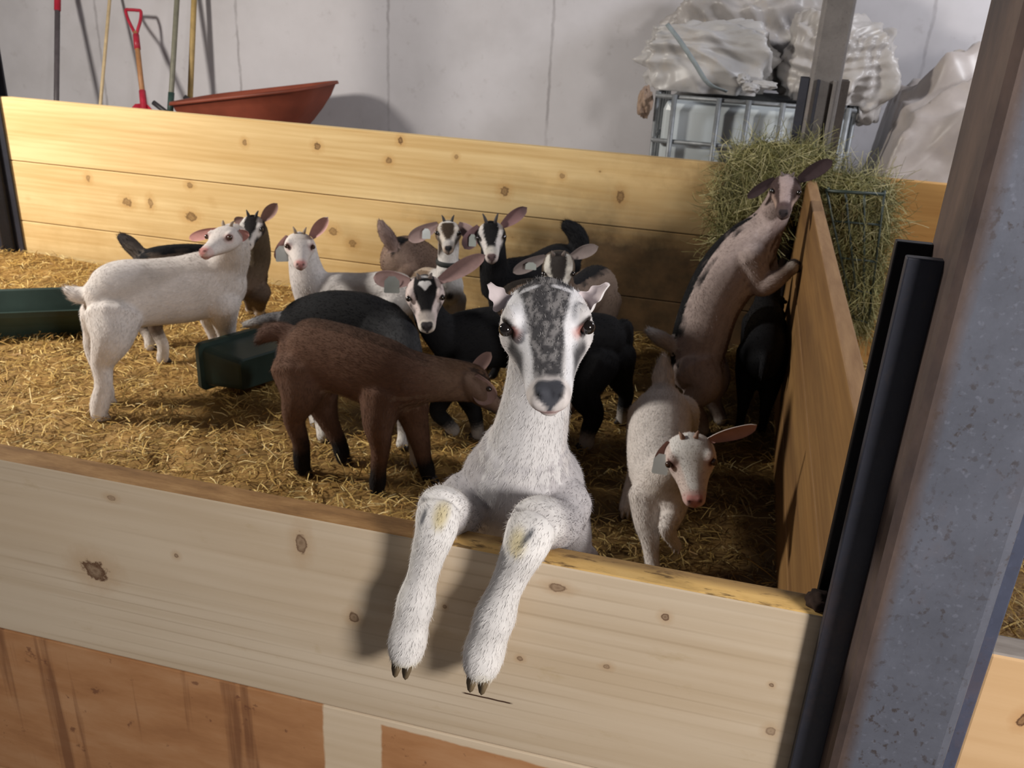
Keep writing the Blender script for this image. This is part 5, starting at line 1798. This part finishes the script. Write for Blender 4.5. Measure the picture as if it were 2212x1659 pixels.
# ---- tan goat leaping up at the divider
goat('tan goat with a black back stripe rearing up against the brown divider by the hay',
     torso=[(1502, 790, 2.84, 54, .80), (1510, 745, 2.86, 62, .78), (1536, 660, 2.90, 64, .78), (1578, 588, 2.95, 68, .76), (1624, 530, 3.00, 60, .74), (1650, 500, 3.02, 46, .76)],
     neck=[(1632, 515, 3.01, 50, .8), (1662, 478, 3.03, 38, .9), (1682, 440, 3.04, 31, 1), (1692, 410, 3.05, 28, 1)],
     head=(1697, 411, 2.97, .160, 40, 2, 4, .98),
     legs=[('w', [(1615, 560, 2.95, 44), (1640, 612, 2.93, 30), (1672, 606, 2.92, 22), (1698, 588, 2.93, 16), (1712, 578, 2.94, 16)]), ('w', [(1640, 550, 3.04, 36), (1662, 600, 3.03, 25), (1690, 596, 3.03, 17), (1706, 580, 3.04, 14), (1716, 570, 3.05, 14)]),
           (2.80, [(1505, 800, 58), (1520, 835, 40), (1495, 870, 24), (1512, 905, 17), (1516, 930, 17)]), (2.92, [(1515, 780, 54), (1545, 820, 34), (1538, 860, 20), (1552, 890, 15), (1556, 908, 15)])],
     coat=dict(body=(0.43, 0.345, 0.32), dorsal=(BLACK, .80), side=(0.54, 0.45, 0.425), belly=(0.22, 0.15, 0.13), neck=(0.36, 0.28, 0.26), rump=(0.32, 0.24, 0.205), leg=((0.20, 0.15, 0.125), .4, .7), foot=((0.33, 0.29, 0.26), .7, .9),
               face=dict(base=(0.07, 0.045, 0.042), center=(0.40, 0.31, 0.30), line=[.14, .14, .12, .10, .10, .08, .07], sw=.02, bridge=(0.10, 0.065, 0.065), poll=(0.13, 0.09, 0.085), cheek=(0.42, 0.30, 0.25), nose=(0.035, 0.027, 0.03), muzzle=(0.10, 0.07, 0.065)),
               ear_in=(0.050, 0.033, 0.036), ear_out=(0.026, 0.021, 0.024), tail=(0.50, 0.44, 0.41), tailtip=(0.55, 0.53, 0.53)),
     tail=[(1478, 765, 2.83, 17), (1450, 745, 2.82, 17), (1425, 730, 2.81, 18), (1403, 716, 2.80, 11)],
     ears=[(1, (1614, 428, 3.00), 22, .05, .5, None, 0), (-1, (1798, 347, 3.02), 32, .05, .5, None, 0)], ref=[(-.8, -.1, .6)]*6, horns=(.05, .04), hair=(24000, 0.010, 0.0009), vox=0.0055, neckref=(-.6, .5, .5))

# ---- white kid in the right hand corner
goat('white kid walking up at the front right, head low and one long ear out',
     torso=[(1432, 868, 2.44, 44, 1.0), (1430, 890, 2.40, 58, 1.05), (1424, 945, 2.27, 64, 1.05), (1424, 1010, 2.13, 66, 1.0), (1430, 1050, 2.03, 56, 1.0)],
     neck=[(1430, 1040, 2.04, 56, .95), (1452, 1010, 1.99, 46, 1), (1475, 985, 1.97, 40, 1)],
     head=(1493, 996, 1.90, .170, 58, 3, -3, 1.16),
     legs=[(2.02, [(1400, 1070, 44), (1398, 1125, 31), (1404, 1165, 22), (1408, 1205, 17), (1412, 1235, 17)]), ('w', [(1455, 1075, 2.01, 38), (1452, 1115, 1.98, 26), (1440, 1140, 1.93, 19), (1452, 1165, 1.95, 14), (1462, 1180, 1.97, 13)]),
           (2.42, [(1400, 900, 46), (1385, 950, 34), (1375, 1010, 20), (1362, 1060, 17), (1352, 1100, 17)]), (2.46, [(1470, 890, 42), (1478, 930, 30), (1480, 975, 18), (1482, 1005, 14), (1484, 1025, 14)])],
     coat=dict(body=WHITE, face=dict(WFACE, base=(0.62, 0.52, 0.48), center=(0.70, 0.68, 0.66), line=[.2, .2, .19, .13, .09, .07, .05], sw=.02, muzzle=(0.58, 0.40, 0.37)), ear_in=(0.44, 0.25, 0.215), ear_out=(0.60, 0.52, 0.48), horn=plain('tan horn bud', (0.30, 0.18, 0.13), .6), eye=eye_brown),
     tail=[(1434, 845, 2.46, 24), (1433, 815, 2.48, 25), (1433, 790, 2.49, 17), (1434, 768, 2.49, 6)],
     ears=[(-1, (1634, 910, 1.94), 36, .12, .5, (-.1, -.85, -.4), 0), (1, (1420, 1010, 1.93), 30, .1, .4, None, 0)], horns=(.06, .042), tagear=(1, .62, 34, 44, tag_mat), hair=(26000, 0.012, 0.0009), vox=0.0055, hoofc=(0.42, 0.36, 0.31), neckref=(0, .9, .4))

# ---- black goat in the dark corner
goat('black kid standing in the dark corner beneath the rearing tan goat',
     torso=[('w', .150, 2.76, .285, .060, .055), ('w', .151, 2.84, .295, .078, .066), ('w', .152, 3.00, .300, .078, .066), ('w', .152, 3.16, .305, .068, .060)],
     neck=[('w', .152, 3.15, .31, .060, .050), ('w', .153, 3.23, .37, .046, .042), ('w', .153, 3.27, .42, .040, .038)],
     head=(1672, 650, 3.31, .155, 20, 160, 0, 1.0),
     legs=auto_legs(np.array([.152, 3.13, .30]), np.array([.151, 2.85, .28]), (.03, 1), .036),
     coat=dict(body=(0.006, 0.006, 0.0075), face=dict(base=BLACK, nose=(0.03, 0.03, 0.03)), ear_in=(0.03, 0.03, 0.03), ear_out=(0.01, 0.01, 0.01)),
     tail=[('w', .150, 2.73, .32, .018), ('w', .150, 2.69, .31, .017), ('w', .150, 2.68, .27, .011)],
     ears=(), hair=(7000, 0.010, 0.0011))
